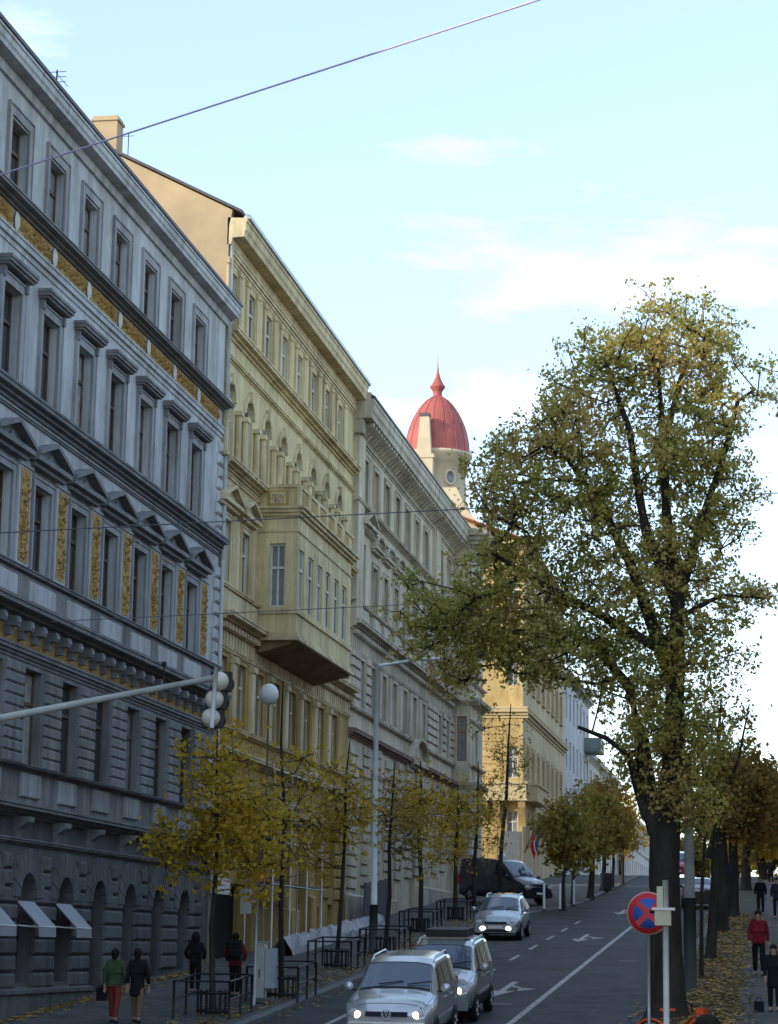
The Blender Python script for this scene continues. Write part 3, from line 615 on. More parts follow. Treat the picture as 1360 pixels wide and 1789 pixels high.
b = MB(); F.prof(b, [(-.02, 4), (.16, 4), (.16, gz(98) + .9), (-.02, gz(98) + 1.)], Y0, 103); F.prof(b, [(-.02, 4), (.16, 4), (.16, gz(112) + .9), (-.02, gz(112) + 1.)], 109, 121); F.build(b, 'plinth', B3T)
# ================================================================== building 4: sunlit ochre corner house with domed tower
XF = -16.0; rt = empty('ochre_corner_house', (XF, 142, gz(142)), 'sunlit ochre corner house with cream tower under a red dome', 'building')
F = Fac(rt, XF); G = Fac(rt, 142., '-Y'); Y0, Y1 = 142., 170.
C4 = [144.8 + 3.2 * i for i in range(8)]; zr = [(26.4, 28.6), (21.6, 23.8), (15.7, 17.7), (11.6, 13.6)]
F.wall('street_wall', Y0, Y1, 5, 31., [(c - .6, c + .6, a, d) for c in C4 for a, d in zr], mat('lit_tone_plaster', (.70, .58, .36), .9, .1, .8, .12, 35, streak=True))  # paler copy of the ochre plaster: brighter light painted into the street wall
sx = [-16.65, -19.4, -22.6, -25.8]
G.wall('side_wall', -31, XF, 5, 31., [(c - .35 if c > -17 else c - .55, c + .35 if c > -17 else c + .55, a, d) for c in sx for a, d in zr], B4W)
b = MB(); b.box(-31, XF - .35, 142.35, Y1, 5, 30.98); F.build(b, 'rear_wall', B4W)
s4 = surround_mesh(1.2, 2.1, .18, .06, B4T)
for c in C4:
    for a, d in zr: window(F, c, a, 1.2, d - a, WOODW, GLASS); F.put('window_surround', s4, c, 0, a)
for c in sx:
    for a, d in zr: window(G, c, a, .7 if c > -17 else 1.1, d - a, WOODW, CURT)
for z0, z1, w_ in ((30.5, 31., .5), (19.5, 20.2, .35), (14.4, 15.2, .3), (25., 25.3, .2)):
    F.cornice('cornice', Y0, Y1, z0, z1, w_, B4T); G.cornice('cornice', -31, XF + w_, z0, z1, w_, B4T)
b = MB(); b.box(-18.6, -15.7, 141.2, 142.02, 14.35, 15.25); b.box(-18.7, -15.6, 141.1, 142.02, 15.25, 15.4); b.box(-18.66, -15.64, 141.14, 142.02, 14.2, 14.35); b.box(-15.98, -15.2, 143.4, 150, 14.3, 15.3); b.box(-15.98, -15.1, 143.3, 150.1, 15.3, 15.42); F.build(b, 'balcony', B4T)
cm = MB().prism([(142.02, 12.6), (141.75, 13.2), (141.35, 13.8), (141.25, 14.2), (142.02, 14.2)], -.22, .22, 'x').mesh('console', B4W)
for cx_ in (-16.0, -17.6, -18.4): inst('console', cm, rt, Vector((cx_, 0, 0)) - rt.location)
b = MB()
for k in range(23):
    z = 8.6 + k * .47
    if not 13.9 < z < 15.5: G.box(b, -31, -17.6 if z < 13.9 else -17.3, -.02, .05, z, z + .4)
o = F.build(b, 'rustication', B4W); o['kind'] = 'stuff'
b = MB(); G.box(b, -17.35, -16.1, -.02, .06, gz(142) + .1, 12.3); F.build(b, 'grey_gate', mat('grey_gate_paint', (.12, .14, .16), .6))
roof(F, Y0 + .3, Y1, 31., .5, 15, 3., REDTILE)
b = MB(); T0 = (-22.4, 146.2, 0)
b.lathe([(2.9, 30.5), (2.9, 32.6), (2.75, 33.0), (2.3, 33.9), (2.05, 34.6), (1.98, 35.0), (1.98, 37.0), (2.1, 37.05), (2.1, 37.2), (2.25, 37.3), (2.3, 37.5), (2.42, 37.6), (2.42, 37.78), (2.2, 37.8)], T0, 24); tw = F.build(b, 'tower_drum', TOWERW)
tp = lambda bb, nm, m: (lambda o: (setattr(o, 'parent', tw), setattr(o, 'location', (0, 0, 0)), o)[2])(bb.build(nm, m))
b = MB(); prof = []
for k in range(15):
    t = k / 14; prof.append((2.2 * max(0, 1 - t * t) ** .75 * .86 + .31, 37.78 + 4.1 * t))
b.lathe(prof, T0, 32)
for k in range(16):
    a = 2 * math.pi * k / 16; b.tube([(T0[0] + (r + .01) * math.cos(a), T0[1] + (r + .01) * math.sin(a), z) for r, z in prof], .03, 4, False)
tp(b, 'dome', DOME)
b = MB(); b.lathe([(.44, 41.6), (.32, 41.85), (.31, 42.15), (.36, 42.3), (.52, 42.5), (.54, 42.6), (.42, 42.72), (.3, 42.95), (.17, 43.25), (.08, 43.6), (.035, 44.1), (.015, 44.85)], T0, 12); tp(b, 'finial', DOME)
b = MB(); ox, oy = -22.85, 143.75
for (r0, z0, r1, z1) in ((.62, 34.5, .62, 37.0), (.7, 37.0, .7, 37.25), (.5, 37.25, .3, 39.9)):
    b.add([(ox + sx_ * r, oy + sy_ * r * .8, z) for r, z in ((r0, z0), (r1, z1)) for sx_, sy_ in ((-1, -1), (1, -1), (1, 1), (-1, 1))], [(0, 1, 5, 4), (1, 2, 6, 5), (2, 3, 7, 6), (3, 0, 4, 7), (4, 5, 6, 7), (3, 2, 1, 0)])
tp(b, 'dormer_obelisk', TOWERW)
b = MB(); b.box(ox - .34, ox + .34, oy - .3, oy + .3, 39.9, 40.12); tp(b, 'obelisk_cap', ROOF)
b = MB(); a = R(-55); b2c = (T0[0] + 2.0 * math.cos(a), T0[1] + 2.0 * math.sin(a), 35.9)
rm = MB().lathe([(0, .05), (.3, .05), (.3, .08)], n=16, axis='y').mesh('round_window', CURT)
for v in rm.vertices: v.co.z *= 1.35
o = inst('round_window', rm, tw, b2c, a - R(90)); rf = MB().lathe([(.3, -.05), (.3, .12), (.42, .12), (.42, -.05)], n=16, axis='y').mesh('round_window_frame', TOWERW)
for v in rf.vertices: v.co.z *= 1.35
inst('round_window_frame', rf, tw, b2c, a - R(90))
b = MB(); b.prism([(-25.4, 31), (-19.2, 31), (-19.2, 32.6), (-19.9, 33.4), (-20.6, 34.9), (-24.2, 34.9), (-24.9, 33.4), (-25.4, 32.6)], 143.1, 143.6, 'y'); tp(b, 'volute_gable', TOWERW)
# flag
FY = 143.2; flg = empty('flag', (XF, FY, 11.0), 'drooping blue, white and red flag on a short staff from the ochre house wall', 'flag')
b = MB(); b.tube([(XF, FY, 11.0), (XF + 1.0, FY - .2, 13.2)], .03, 6); b.build('staff', DARKM, flg)
def flagstrip(nm, t0, t1, m):
    b = MB(); vs = []; nseg = 8
    for i in range(nseg + 1):
        f_ = i / nseg
        for t in (t0, t1): vs.append((XF + .97 - .5 * t + .1 * math.sin(5 * f_ + t * 3), FY - .2 + .13 * math.sin(7 * f_ + 2 * t), 13.1 - 1.15 * t - 1.7 * f_ * (1 - .15 * t)))
    b.add(vs, [(2 * i, 2 * i + 1, 2 * i + 3, 2 * i + 2) for i in range(nseg)], True); b.build(nm, m, flg)
flagstrip('blue_cloth', 0, .36, mat('flag_blue', (.04, .07, .3), .8, 0)); flagstrip('white_cloth', .36, .5, mat('flag_white', (.7, .7, .7), .8, 0)); flagstrip('red_cloth', .5, .95, mat('flag_red', (.5, .03, .03), .8, 0))
# ================================================================== far buildings
def farhouse(name, label, y0, y1, z1, m, tm, xf=-16., per=3.2, rows=4, rise=3., rm_=ROOF, face='+X'):
    r_ = empty(name, (xf, (y0 + y1) / 2, gz((y0 + y1) / 2)), label, 'building'); f = Fac(r_, xf, face); zb = gz(y0)
    h = (z1 - zb - .6) / rows; cs = []; u = y0 + per * .6
    while u < y1 - .9: cs.append(u); u += per
    zz = [zb + .9 + h * k for k in range(rows)]
    f.wall('street_wall', y0, y1, zb - 2, z1, [(c - .6, c + .6, z, z + h * .58) for c in cs for z in zz], m)
    b = MB(); f.box(b, y0, y1, -13, -.34, zb - 2, z1); f.build(b, 'rear_wall', m)
    for c in cs:
        for z in zz: window(f, c, z, 1.2, h * .58, WOODW, GLASS)
    f.cornice('cornice', y0, y1, z1 - .5, z1, .45, tm); f.cornice('string_course', y0, y1, zz[1] - .4, zz[1] - .2, .2, tm); roof(f, y0, y1, z1, .5, 13, rise, rm_); return f
f5 = farhouse('pale_grey_house', 'pale grey house with glazed green balconies next to the ochre house', 170.1, 193, 26., B5W, B5W)
for z in (13.8, 17.6, 21.4):
    b = MB(); b.box(-16, -14.6, 188, 192, z, z + .15); b.box(-14.66, -14.6, 188, 192, z + .15, z + 1.15); b.box(-16, -14.66, 187.95, 188.0, z + .15, z + 1.15); f5.build(b, 'balcony', mat('green_balcony', (.2, .25, .23), .6))
farhouse('red_roofed_house', 'pinkish house with a red tiled roof farther up the street', 193.3, 226, 21.5, B6W, CREAM, rm_=REDTILE, rows=3)
farhouse('white_house', 'long low whitish house at the top of the hill', 226.4, 300, 19., mat('far_white', (.5, .46, .43), .9, .08, .5), CREAM, rows=2, per=3.6, xf=-15.5)
# ================================================================== trees
BARK = mat('dark_bark', (.05, .042, .035), .95, .3, 3., .6, 18, streak=True)
LEAF_BIG = leafmat('linden_leaves', [(.13, .20, .04), (.30, .32, .07), (.50, .43, .11), (.62, .48, .17), (.62, .41, .21)], .5)
LEAF_YEL = leafmat('yellow_leaves', [(.20, .19, .035), (.46, .34, .04), (.62, .42, .04), (.52, .29, .04)], .45)
LEAF_OLV = leafmat('olive_leaves', [(.12, .14, .03), (.26, .23, .045), (.38, .28, .06), (.32, .19, .05)], .45)
LEAF_ORG = leafmat('orange_brown_leaves', [(.09, .10, .03), (.20, .16, .04), (.34, .21, .045), (.40, .20, .05)], .45)
FALLEN = leafmat('fallen_leaves', [(.16, .09, .03), (.32, .2, .04), (.46, .3, .05), (.36, .14, .04)], .1)
def leafcloud(P, size, rng, name, m, parent, droop=.4):
    n = len(P); d = rng.normal(size=(n, 3)); d[:, 2] -= droop; d /= np.linalg.norm(d, axis=1)[:, None]
    t = rng.normal(size=(n, 3)); a = np.cross(d, t); a /= np.linalg.norm(a, axis=1)[:, None] + 1e-9
    sz = size * rng.uniform(.45, 1.45, n)[:, None]; nn = np.cross(d, a)
    v = np.stack([P - d * sz * .55, P + a * sz * .38 + nn * sz * .08, P + d * sz * .55, P - a * sz * .38 + nn * sz * .08], 1).reshape(-1, 3)
    me = bpy.data.meshes.new(name); me.vertices.add(4 * n); me.loops.add(4 * n); me.polygons.add(n)
    me.vertices.foreach_set('co', v.astype(np.float32).ravel()); me.loops.foreach_set('vertex_index', np.arange(4 * n, dtype=np.int32))
    me.polygons.foreach_set('loop_start', np.arange(0, 4 * n, 4, dtype=np.int32)); me.update(calc_edges=True); me.materials.append(m)
    o = bpy.data.objects.new(name, me); COL.objects.link(o)
    if parent is not None: o.parent = parent; o.location = -wloc(parent)
    return o
def tree(name, label, base, trunk, tr, blobs, ncl, nleaf, lsize, lm, seed, group=None, csig=.42, mind=.45, limbs=(), bare=0, rmin=.012, k=.42):
    """trunk: polyline; limbs: extra polylines (pts,r0,r1); blobs: (centre, radii, weight) in world coordinates"""
    rng = np.random.default_rng(seed); rt = empty(name, base, label, 'tree', group)
    t0, t1 = np.array(trunk[0], float), np.array(trunk[1], float); rr = tr[0]; ln = np.linalg.norm(t1 - t0); fl_ = [(0, 1.55), (.08, 1.3), (.22, 1.12), (.5, 1.02)]
    b = MB(); b.tube([t0 - np.array([0, 0, .05])] + [t0 + (t1 - t0) * min(.9, d / ln) for d, _ in fl_[1:]] + list(trunk[1:]), [rr * k_ for _, k_ in fl_] + list(tr[1:]), 10)
    for pts, r0, r1 in limbs: b.tube(pts, list(np.linspace(r0, r1, len(pts))), 8)
    b.build('trunk', BARK, rt)
    nodes = []; par = []; fixed = []
    for pl, rr in [(trunk, tr)] + [(p, list(np.linspace(r0, r1, len(p)))) for p, r0, r1 in limbs]:
        for i in range(len(pl) - 1):
            for f in np.linspace(0, 1, 5)[:-1]:
                q = np.array(pl[i]) * (1 - f) + np.array(pl[i + 1]) * f
                if q[2] > trunk[0][2] + (trunk[-1][2] - trunk[0][2]) * .25: nodes.append(q); par.append(-1)
        nodes.append(np.array(pl[-1])); par.append(-1)
    n0 = len(nodes); wts = np.array([x[2] for x in blobs], float); wts /= wts.sum(); cs = []
    tries = 0
    while len(cs) < ncl and tries < ncl * 40:
        tries += 1; c, r, _ = blobs[rng.choice(len(blobs), p=wts)]; d = rng.normal(size=3); d /= np.linalg.norm(d); q = np.array(c) + d * np.array(r) * rng.uniform(.15, 1) ** .55
        if all(np.sum((q - p) ** 2) > mind ** 2 for p in cs): cs.append(q)
    A = np.array(nodes); order = np.argsort([np.min(np.linalg.norm(A - c, axis=1)) for c in cs]); depth = [0.] * n0; leafnodes = []
    for ci in order:
        c = cs[ci]; A = np.array(nodes); dist = np.linalg.norm(A - c, axis=1); cost = dist + .25 * np.array(depth) + np.where(A[:, 2] > c[2] + .3, .8, 0)
        j = int(np.argmin(cost)); L_ = dist[j]; ns = max(1, int(L_ / .7)); pj = j; a = nodes[j]
        for s_ in range(1, ns + 1):
            f = s_ / ns; q = a * (1 - f) + c * f + (rng.normal(size=3) * .10 if s_ < ns else 0) + np.array([0, 0, -.12 * math.sin(math.pi * f) * L_ * .4])
            nodes.append(q); par.append(pj); depth.append(depth[pj] + L_ / ns); pj = len(nodes) - 1
        leafnodes.append(pj)
    cnt = [0.] * len(nodes)
    for i in leafnodes: cnt[i] += 1
    for i in range(len(nodes) - 1, -1, -1):
        if par[i] >= 0: cnt[par[i]] += cnt[i]
    b = MB(); rad = lambda c_: rmin * max(1, c_) ** k
    for i in range(n0, len(nodes)):
        p = par[i]; r1 = rad(cnt[i]); r0 = rad(cnt[p]) if p >= n0 else r1 * 1.25
        b.tube([nodes[p], nodes[i]], [min(r0, r1 * 1.6), r1], 5, False)
    P = []
    for j, i in enumerate(leafnodes):
        c = nodes[i]
        for t in range(4):
            e = c + rng.normal(size=3) * csig * .8; b.tube([c, (c + e) / 2 + rng.normal(size=3) * .05, e], [rmin, rmin * .8, rmin * .5], 3, False)
            if j >= bare: P.append(e + rng.normal(size=(nleaf // 5, 3)) * csig * .33)
        if j >= bare: P.append(c + rng.normal(size=(nleaf // 5, 3)) * csig * np.array([1, 1, .75]))
    b.build('branches', BARK, rt)
    leafcloud(np.concatenate(P), lsize, rng, 'crown', lm, rt); return rt
def Vp(x, y, Y): return tuple(onY(x, y, Y))
# the big linden by the kerb
by = 53.4; gb = gz(by) + .12; bx = -2.62
tk = [(bx, by, gb - .1), (bx - .02, by, gb + 1.5), (bx - .05, by + .05, gb + 3.4), Vp(1163, 1440, by), Vp(1178, 1330, by), Vp(1180, 1200, by), Vp(1185, 1050, by), Vp(1165, 900, by + .2), Vp(1160, 760, by), Vp(1150, 640, by)]
lm_ = [([Vp(1152, 1455, by), Vp(1135, 1400, by), Vp(1122, 1300, by), Vp(1100, 1200, by + .5), Vp(1040, 1130, by + .8), Vp(960, 1090, by + 1.)], .27, .06),
       ([Vp(1130, 1430, by), Vp(1112, 1370, by - .3), Vp(1100, 1320, by - .6), Vp(1060, 1290, by - .9), Vp(1010, 1270, by - 1.)], .12, .04),
       ([Vp(1180, 1200, by), Vp(1140, 1090, by), Vp(1100, 980, by + .3), Vp(1050, 880, by), Vp(990, 800, by - .3)], .2, .05),
       ([Vp(1180, 1150, by), Vp(1060, 1080, by - .3), Vp(930, 1010, by - .6), Vp(850, 960, by - .6)], .14, .04),
       ([Vp(1183, 1050, by), Vp(1130, 930, by - .5), Vp(1120, 880, by - .6), Vp(1100, 750, by - .8), Vp(1060, 640, by - .8)], .16, .05),
       ([Vp(1185, 1050, by), Vp(1230, 900, by), Vp(1270, 780, by + .3), Vp(1290, 700, by + .5), Vp(1320, 680, by + .5)], .13, .03),
       ([Vp(1160, 780, by), Vp(1190, 660, by + .2), Vp(1230, 560, by + .2)], .09, .03),
       ([Vp(1185, 1080, by), Vp(1260, 1040, by - .3), Vp(1340, 1045, by - .5)], .08, .02)]
bl = []
for (x, y, rx, ry, wt) in [(1195, 605, 105, 105, 1.6), (1085, 625, 95, 75, 1.2), (990, 735, 85, 85, 1.3), (920, 790, 62, 62, .8), (1120, 800, 150, 120, 2.2), (880, 850, 70, 90, 1.1), (1230, 760, 80, 130, 1.2), (980, 900, 130, 95, 1.9), (1230, 950, 85, 120, 1.35), (1120, 1000, 140, 100, 2.1),
                           (900, 1020, 120, 90, 2.), (830, 1100, 95, 75, 1.6), (960, 1130, 130, 75, 2.1), (1090, 1160, 140, 80, 2.2), (1230, 1140, 75, 100, 1.2), (1150, 1290, 110, 85, 1.5), (1190, 1400, 70, 55, .8), (745, 1080, 55, 70, .8), (1335, 660, 40, 40, .22), (1310, 1045, 45, 18, .3), (1290, 870, 40, 40, .3), (790, 1180, 40, 40, .5)]:
    bl.append((Vp(x, y, by), (rx / 71, min(rx, ry) / 71 * 1.1 + .5, ry / 71), wt))
tree('linden_tree', 'tall leaning old linden with green and bronze crown beside the no-stopping sign', (bx, by, gb), tk, [.44, .38, .36, .36, .26, .22, .17, .12, .07, .04], bl, 860, 96, .092, LEAF_BIG, 7, None, .27, .31, lm_)
# street trees along the left pavement
def street_tree(x, y, xt, ytop, blobs, r, ncl, nl, lm, seed, label, group, X=None, csig=.34, lsize=.12, mind=.3, bare=0, extra=()):
    nl = int(nl * 1.08)
    if X is None: p = gnd(x, y, .12)
    else: p = onX(x, y, X); 
    Y = p[1]; z = gz(Y) + .12; p = (p[0], Y, z); top = Vp(xt, ytop, Y)
    mid = [tuple(np.array(p) * (1 - f) + np.array(top) * f + np.array([.06 * math.sin(9 * f + seed), 0, 0])) for f in (.3, .55, .8)]
    sc = 3900 / Y / 1.02
    bl_ = [(Vp(a, b_, Y), (c / sc, (c + d) / 2 / sc, d / sc), wt) for a, b_, c, d, wt in blobs]
    return tree('street_tree', label, p, [p, *mid, top], [r, r * .9, r * .75, r * .5, r * .2], bl_, ncl, nl, lsize, lm, seed, group, csig, mind, extra, bare, .009)
GL = 'young trees in the left pavement'
street_tree(372, 1772, 380, 1275, [(375, 1350, 60, 70, 1.2), (350, 1470, 95, 60, 1.3), (420, 1440, 70, 80, 1.3), (300, 1480, 50, 35, .5), (430, 1520, 55, 45, .6)], .075, 70, 66, LEAF_YEL, 21, 'young tree with thick golden leaves in front of the grey building, nearest the traffic signal', GL)
street_tree(492, 1743, 495, 1190, [(500, 1400, 60, 110, 1), (470, 1480, 60, 70, .8), (530, 1350, 40, 60, .5)], .07, 40, 30, LEAF_YEL, 22, 'thin nearly bare young tree beside the pale utility cabinet', GL, bare=12)
street_tree(588, 1690, 612, 1290, [(560, 1480, 60, 70, 1.2), (610, 1390, 40, 70, .8), (560, 1420, 50, 50, .6)], .07, 46, 44, LEAF_YEL, 23, 'young yellowing tree in front of the yellow building door', GL, bare=6)
street_tree(673, 1665, 690, 1330, [(700, 1450, 40, 70, 1), (665, 1400, 45, 60, .6)], .08, 34, 32, LEAF_OLV, 24, 'slim sparse young tree right behind the white lamp post', GL, bare=8)
street_tree(735, 1628, 735, 1330, [(745, 1440, 50, 80, 1.3), (720, 1400, 40, 60, .8)], .10, 46, 48, LEAF_YEL, 25, 'young tree with olive yellow leaves before the beige building door', GL)
street_tree(796, 1606, 800, 1370, [(795, 1450, 48, 70, 1.2), (820, 1420, 40, 50, .8)], .10, 44, 50, LEAF_YEL, 26, 'young golden tree before the beige building end pavilion', GL)
street_tree(829, 1594, 836, 1330, [(840, 1440, 40, 70, 1), (860, 1390, 40, 50, .7)], .10, 34, 36, LEAF_OLV, 27, 'sparse young tree beside the rear of the dark van', GL, bare=6)
p_ = gnd(872, 1588, .12)
street_tree(872, 1588, 893, 1230, [(890, 1330, 45, 90, 1), (870, 1280, 60, 50, .6)], .11, 34, 30, LEAF_OLV, 128, 'tall thin young tree in front of the dark van cab', GL, bare=10)
GF = 'trees farther up the left kerb'
for i, (x, y, r_, cyy, rx, ry, lm) in enumerate([(985, 1590, .09, 1450, 38, 55, LEAF_OLV), (1000, 1581, .07, 1460, 34, 50, LEAF_OLV), (1032, 1570, .17, 1440, 42, 70, LEAF_OLV), (1053, 1557, .14, 1420, 42, 62, LEAF_ORG), (1070, 1551, .1, 1430, 34, 60, LEAF_ORG), (1088, 1545, .1, 1440, 30, 50, LEAF_YEL)]):
    street_tree(x, y, x + 6, cyy - 20, [(x, cyy, rx, ry, 1.), (x + 8, cyy + 25, rx * .8, ry * .5, .6)], r_, 46, 48, lm, 40 + i, ['small olive green tree just past the dark van', 'slender olive tree past the van with a forked top', 'thick trunked olive tree up the left kerb', 'leaning orange brown tree up the left kerb', 'thin orange tree up the left kerb', 'yellow tree at the crest of the left kerb'][i], GF, csig=.42, lsize=.22, mind=.35)
# row along the right verge
GR = 'trees along the right verge'
street_tree(1242, 1676, 1260, 1230, [(1250, 1330, 55, 75, 1.), (1270, 1250, 50, 60, .5), (1245, 1420, 50, 40, .7)], .16, 62, 62, LEAF_ORG, 61, 'forked dark tree with a half bare top behind the linden', GR, csig=.36, extra=[([tuple(Vp(1238, 1500, 74)), tuple(Vp(1255, 1420, 74)), tuple(Vp(1290, 1330, 74)), tuple(Vp(1310, 1230, 74))], .1, .02)], bare=16)
street_tree(1226, 1706, 1232, 1250, [(1240, 1330, 40, 80, 1)], .06, 24, 30, LEAF_OLV, 66, 'very thin sapling beside the grey mast', GR, bare=8)
street_tree(1262, 1628, 1266, 1330, [(1300, 1370, 60, 70, 1), (1270, 1420, 60, 45, .8)], .24, 70, 80, LEAF_ORG, 62, 'straight thick trunked orange brown tree on the verge by the dark car', GR, csig=.4, lsize=.19)
street_tree(1281, 1602, 1285, 1360, [(1310, 1400, 55, 65, 1)], .25, 66, 80, LEAF_ORG, 63, 'dark orange tree behind the blue round sign', GR, csig=.45, lsize=.2)
street_tree(1304, 1556, 1308, 1390, [(1325, 1420, 50, 50, 1)], .3, 60, 80, LEAF_ORG, 64, 'stout dark brown tree where the path crosses', GR, csig=.5, lsize=.25)
street_tree(1336, 1537, 1318, 1400, [(1345, 1440, 42, 45, 1)], .3, 54, 80, LEAF_YEL, 65, 'leaning yellow tree farthest along the path', GR, csig=.6, lsize=.3)
# fallen leaves
rng = np.random.default_rng(3); P = []
n = 7000; yy = 46 + rng.uniform(0, 1, n) ** 1.6 * 60; xx = rng.normal(-1.75, .55, n); P.append(np.stack([xx, yy], 1))
n = 2600; yy = rng.uniform(46, 110, n); xx = kerbL(50) - .35 - np.abs(rng.normal(0, .9, n)); P.append(np.stack([xx, yy], 1))
n = 700; yy = rng.uniform(48, 66, n); xx = -17.2 + np.abs(rng.normal(0, .35, n)); P.append(np.stack([xx, yy], 1))
n = 900; yy = rng.uniform(48, 120, n); xx = np.where(rng.uniform(size=n) < .5, -11.75 + np.abs(rng.normal(0, .3, n)), -3.1 - np.abs(rng.normal(0, .25, n))); Pr = np.stack([xx, yy], 1)
Q = np.concatenate(P); Q = np.column_stack([Q, [gz(y) + .16 for y in Q[:, 1]]]); Qr = np.column_stack([Pr, [gz(y) + .035 for y in Pr[:, 1]]]); Q = np.concatenate([Q, Qr])
o = leafcloud(Q, .14, rng, 'fallen_leaves', FALLEN, None); tag(o, 'yellow and brown fallen leaves scattered over verge and pavement', 'leaves', kind='stuff')
me = o.data; co = np.empty(len(me.vertices) * 3, np.float32); me.vertices.foreach_get('co', co); co = co.reshape(-1, 4, 3); zc = co[:, :, 2].mean(1, keepdims=True); co[:, :, 2] = zc + (co[:, :, 2] - zc) * .2; me.vertices.foreach_set('co', co.ravel()); me.update()
# opposite side of the street (outside the frame): it shades the lower storeys
farhouse('opposite_house', 'dark grey house across the street on the far side of the right pavement', 2, 46, 18., B1L, B1T, 11.5, face='-X', rows=5)
farhouse('opposite_house', 'dull brown house across the street beyond the dark grey one', 46.2, 110, 21.5, mat('brown_plaster', (.16, .12, .07), .9), B1T, 11.5, face='-X', rows=5)
farhouse('opposite_house', 'dull brick red house across the street farther up the hill', 110.3, 190, 25., mat('brick_red_plaster', (.16, .08, .06), .9), B1T, 11.5, face='-X', rows=5)
# ================================================================== vehicles
GLASSCAR = mat('car_glass', (.05, .08, .13), .04, 0, spec=1.)
SIDEGL = mat('dark_reflection_glass', (.02, .02, .024), .22, 0, spec=.12)  # darkened and dulled to stand in for dark surroundings reflected in the sides
TYRE = mat('tyre_rubber', (.02, .02, .02), .85, 0); RIM = mat('alloy_rim', (.42, .43, .45), .35, 0, metal=.7)
LAMPON = mat('lit_headlamp', (1, .74, .4), .3, 0, emit=2.6); LAMPW = mat('lit_foglamp', (1, .93, .75), .3, 0, emit=4.)
LENS = mat('lamp_lens', (.5, .5, .5), .15, 0, spec=.6); BLKP = mat('black_plastic', (.02, .02, .022), .6, 0); PLATE = mat('number_plate', (.75, .75, .72), .5, 0); CHROME = mat('chrome', (.6, .6, .62), .15, 0, metal=1.)
REDL = mat('red_lamp', (.35, .02, .02), .3, 0, spec=.5); AMB = mat('amber_lamp', (.9, .25, .03), .3, 0, emit=1.2)
def paintm(nm, c, metal=.5): return mat(nm, c, .24, .05, 2., metal=metal, coat=.8, spec=.5)
def catmull(ys, vals, y): return float(np.interp(y, ys, vals))
def car(name, label, pos, rz, paint, spec, cat_='car', group=None, lit=LAMPON, black_low=False, rails=True, emblem=True, plate=True, tail=False):
    """local: x lateral, y from nose (0) to tail, z up. spec: dict of profile tables"""
    x, y = pos; rt = empty(name, (x, y, gz(y) + .004), label, cat_, group); rt.rotation_euler = (math.atan(S) * math.cos(rz), 0, rz) if abs(math.cos(rz)) > .5 else (0, 0, rz)
    if abs(math.cos(rz)) <= .5: rt.rotation_euler = Matrix.Rotation(0, 3, 'X').to_euler(); rt.rotation_euler = (0, 0, rz)
    Ln = spec['L']; ty = spec['y']; hw = spec['w']; zb = spec['belt']; zr = spec['top']; wr = spec['wr']
    def sec(yy):
        w_ = catmull(ty, hw, yy); b_ = catmull(ty, zb, yy); t_ = catmull(ty, zr, yy); r_ = catmull(ty, wr, yy); bt = .24 + .08 * (yy < .15 or yy > Ln - .15)
        return [(0, bt), (w_ * .86, bt), (w_ * .97, .36), (w_, .62), (w_ * .985, b_), (r_ + .02, t_ - .1), (r_ - .05, t_ - .03), (r_ * .55, t_ + .012), (0, t_ + .02)]
    def surf(yy, v, off=0.):
        p = sec(yy); i = min(int(v), 7); f = v - i; a, b_ = p[i], p[i + 1]; q = np.array([a[0] * (1 - f) + b_[0] * f, yy, a[1] * (1 - f) + b_[1] * f])
        if off:
            e = .02; dv = np.array([b_[0] - a[0], 0, b_[1] - a[1]]); y2 = min(yy + e, Ln); y1 = max(yy - e, 0); p1 = sec(y1); p2 = sec(y2)
            g = lambda P_: np.array([P_[i][0] * (1 - f) + P_[i + 1][0] * f, P_[i][1] * (1 - f) + P_[i + 1][1] * f]); d_ = g(p2) - g(p1); dy = np.array([d_[0], y2 - y1, d_[1]])
            nn = np.cross(dy, dv); nn /= np.linalg.norm(nn) + 1e-9
            if nn[0] < 0 and v < 5: nn = -nn
            if v >= 5 and nn[2] < 0: nn = -nn
            q = q + nn * off
        return q
    def add(o): o.parent = rt; return o
    def patch(nm, y0, y1, v0, v1, m, off=.012, nu=10, nv=4, mirror=False, skew=None, parent=None, sides=(1,)):
        for sd in sides:
            b = MB(); vs = []
            for i in range(nu + 1):
                for j in range(nv + 1):
                    fv = j / nv; a0 = y0 if skew is None else y0 + skew[0] * fv; a1 = y1 if skew is None else y1 + skew[1] * fv
                    q = surf(a0 + (a1 - a0) * i / nu, v0 + (v1 - v0) * fv, off); vs.append((sd * q[0], q[1], q[2]))
            b.add(vs, [(i * (nv + 1) + j, (i + 1) * (nv + 1) + j, (i + 1) * (nv + 1) + j + 1, i * (nv + 1) + j + 1) for i in range(nu) for j in range(nv)], True); o = add(b.build(nm, m))
        return o
    def across(nm, y0, y1, v0, m, off=.012, dy=0.):
        b = MB(); vs = []; nu = 10; cols = []
        for j in range(-6, 7): cols.append((j / 6))
        for i in range(nu + 1):
            for c in cols:
                v = 8 - abs(c) * (8 - v0); q = surf(y0 + (y1 - y0) * i / nu, v, off); vs.append((math.copysign(q[0], c), q[1], q[2]))
        n = len(cols); b.add(vs, [(i * n + j, (i + 1) * n + j, (i + 1) * n + j + 1, i * n + j + 1) for i in range(nu) for j in range(n - 1)], True); return add(b.build(nm, m))
    b = MB(); st = sorted(set(list(np.linspace(0, Ln, 46)) + list(ty))); ring = []
    for yy in st:
        p = sec(yy); full = [(q[0], yy, q[1]) for q in p] + [(-q[0], yy, q[1]) for q in p[-2:0:-1]]; ring.append(full)
    n = len(ring[0]); vs = [q for r_ in ring for q in r_]
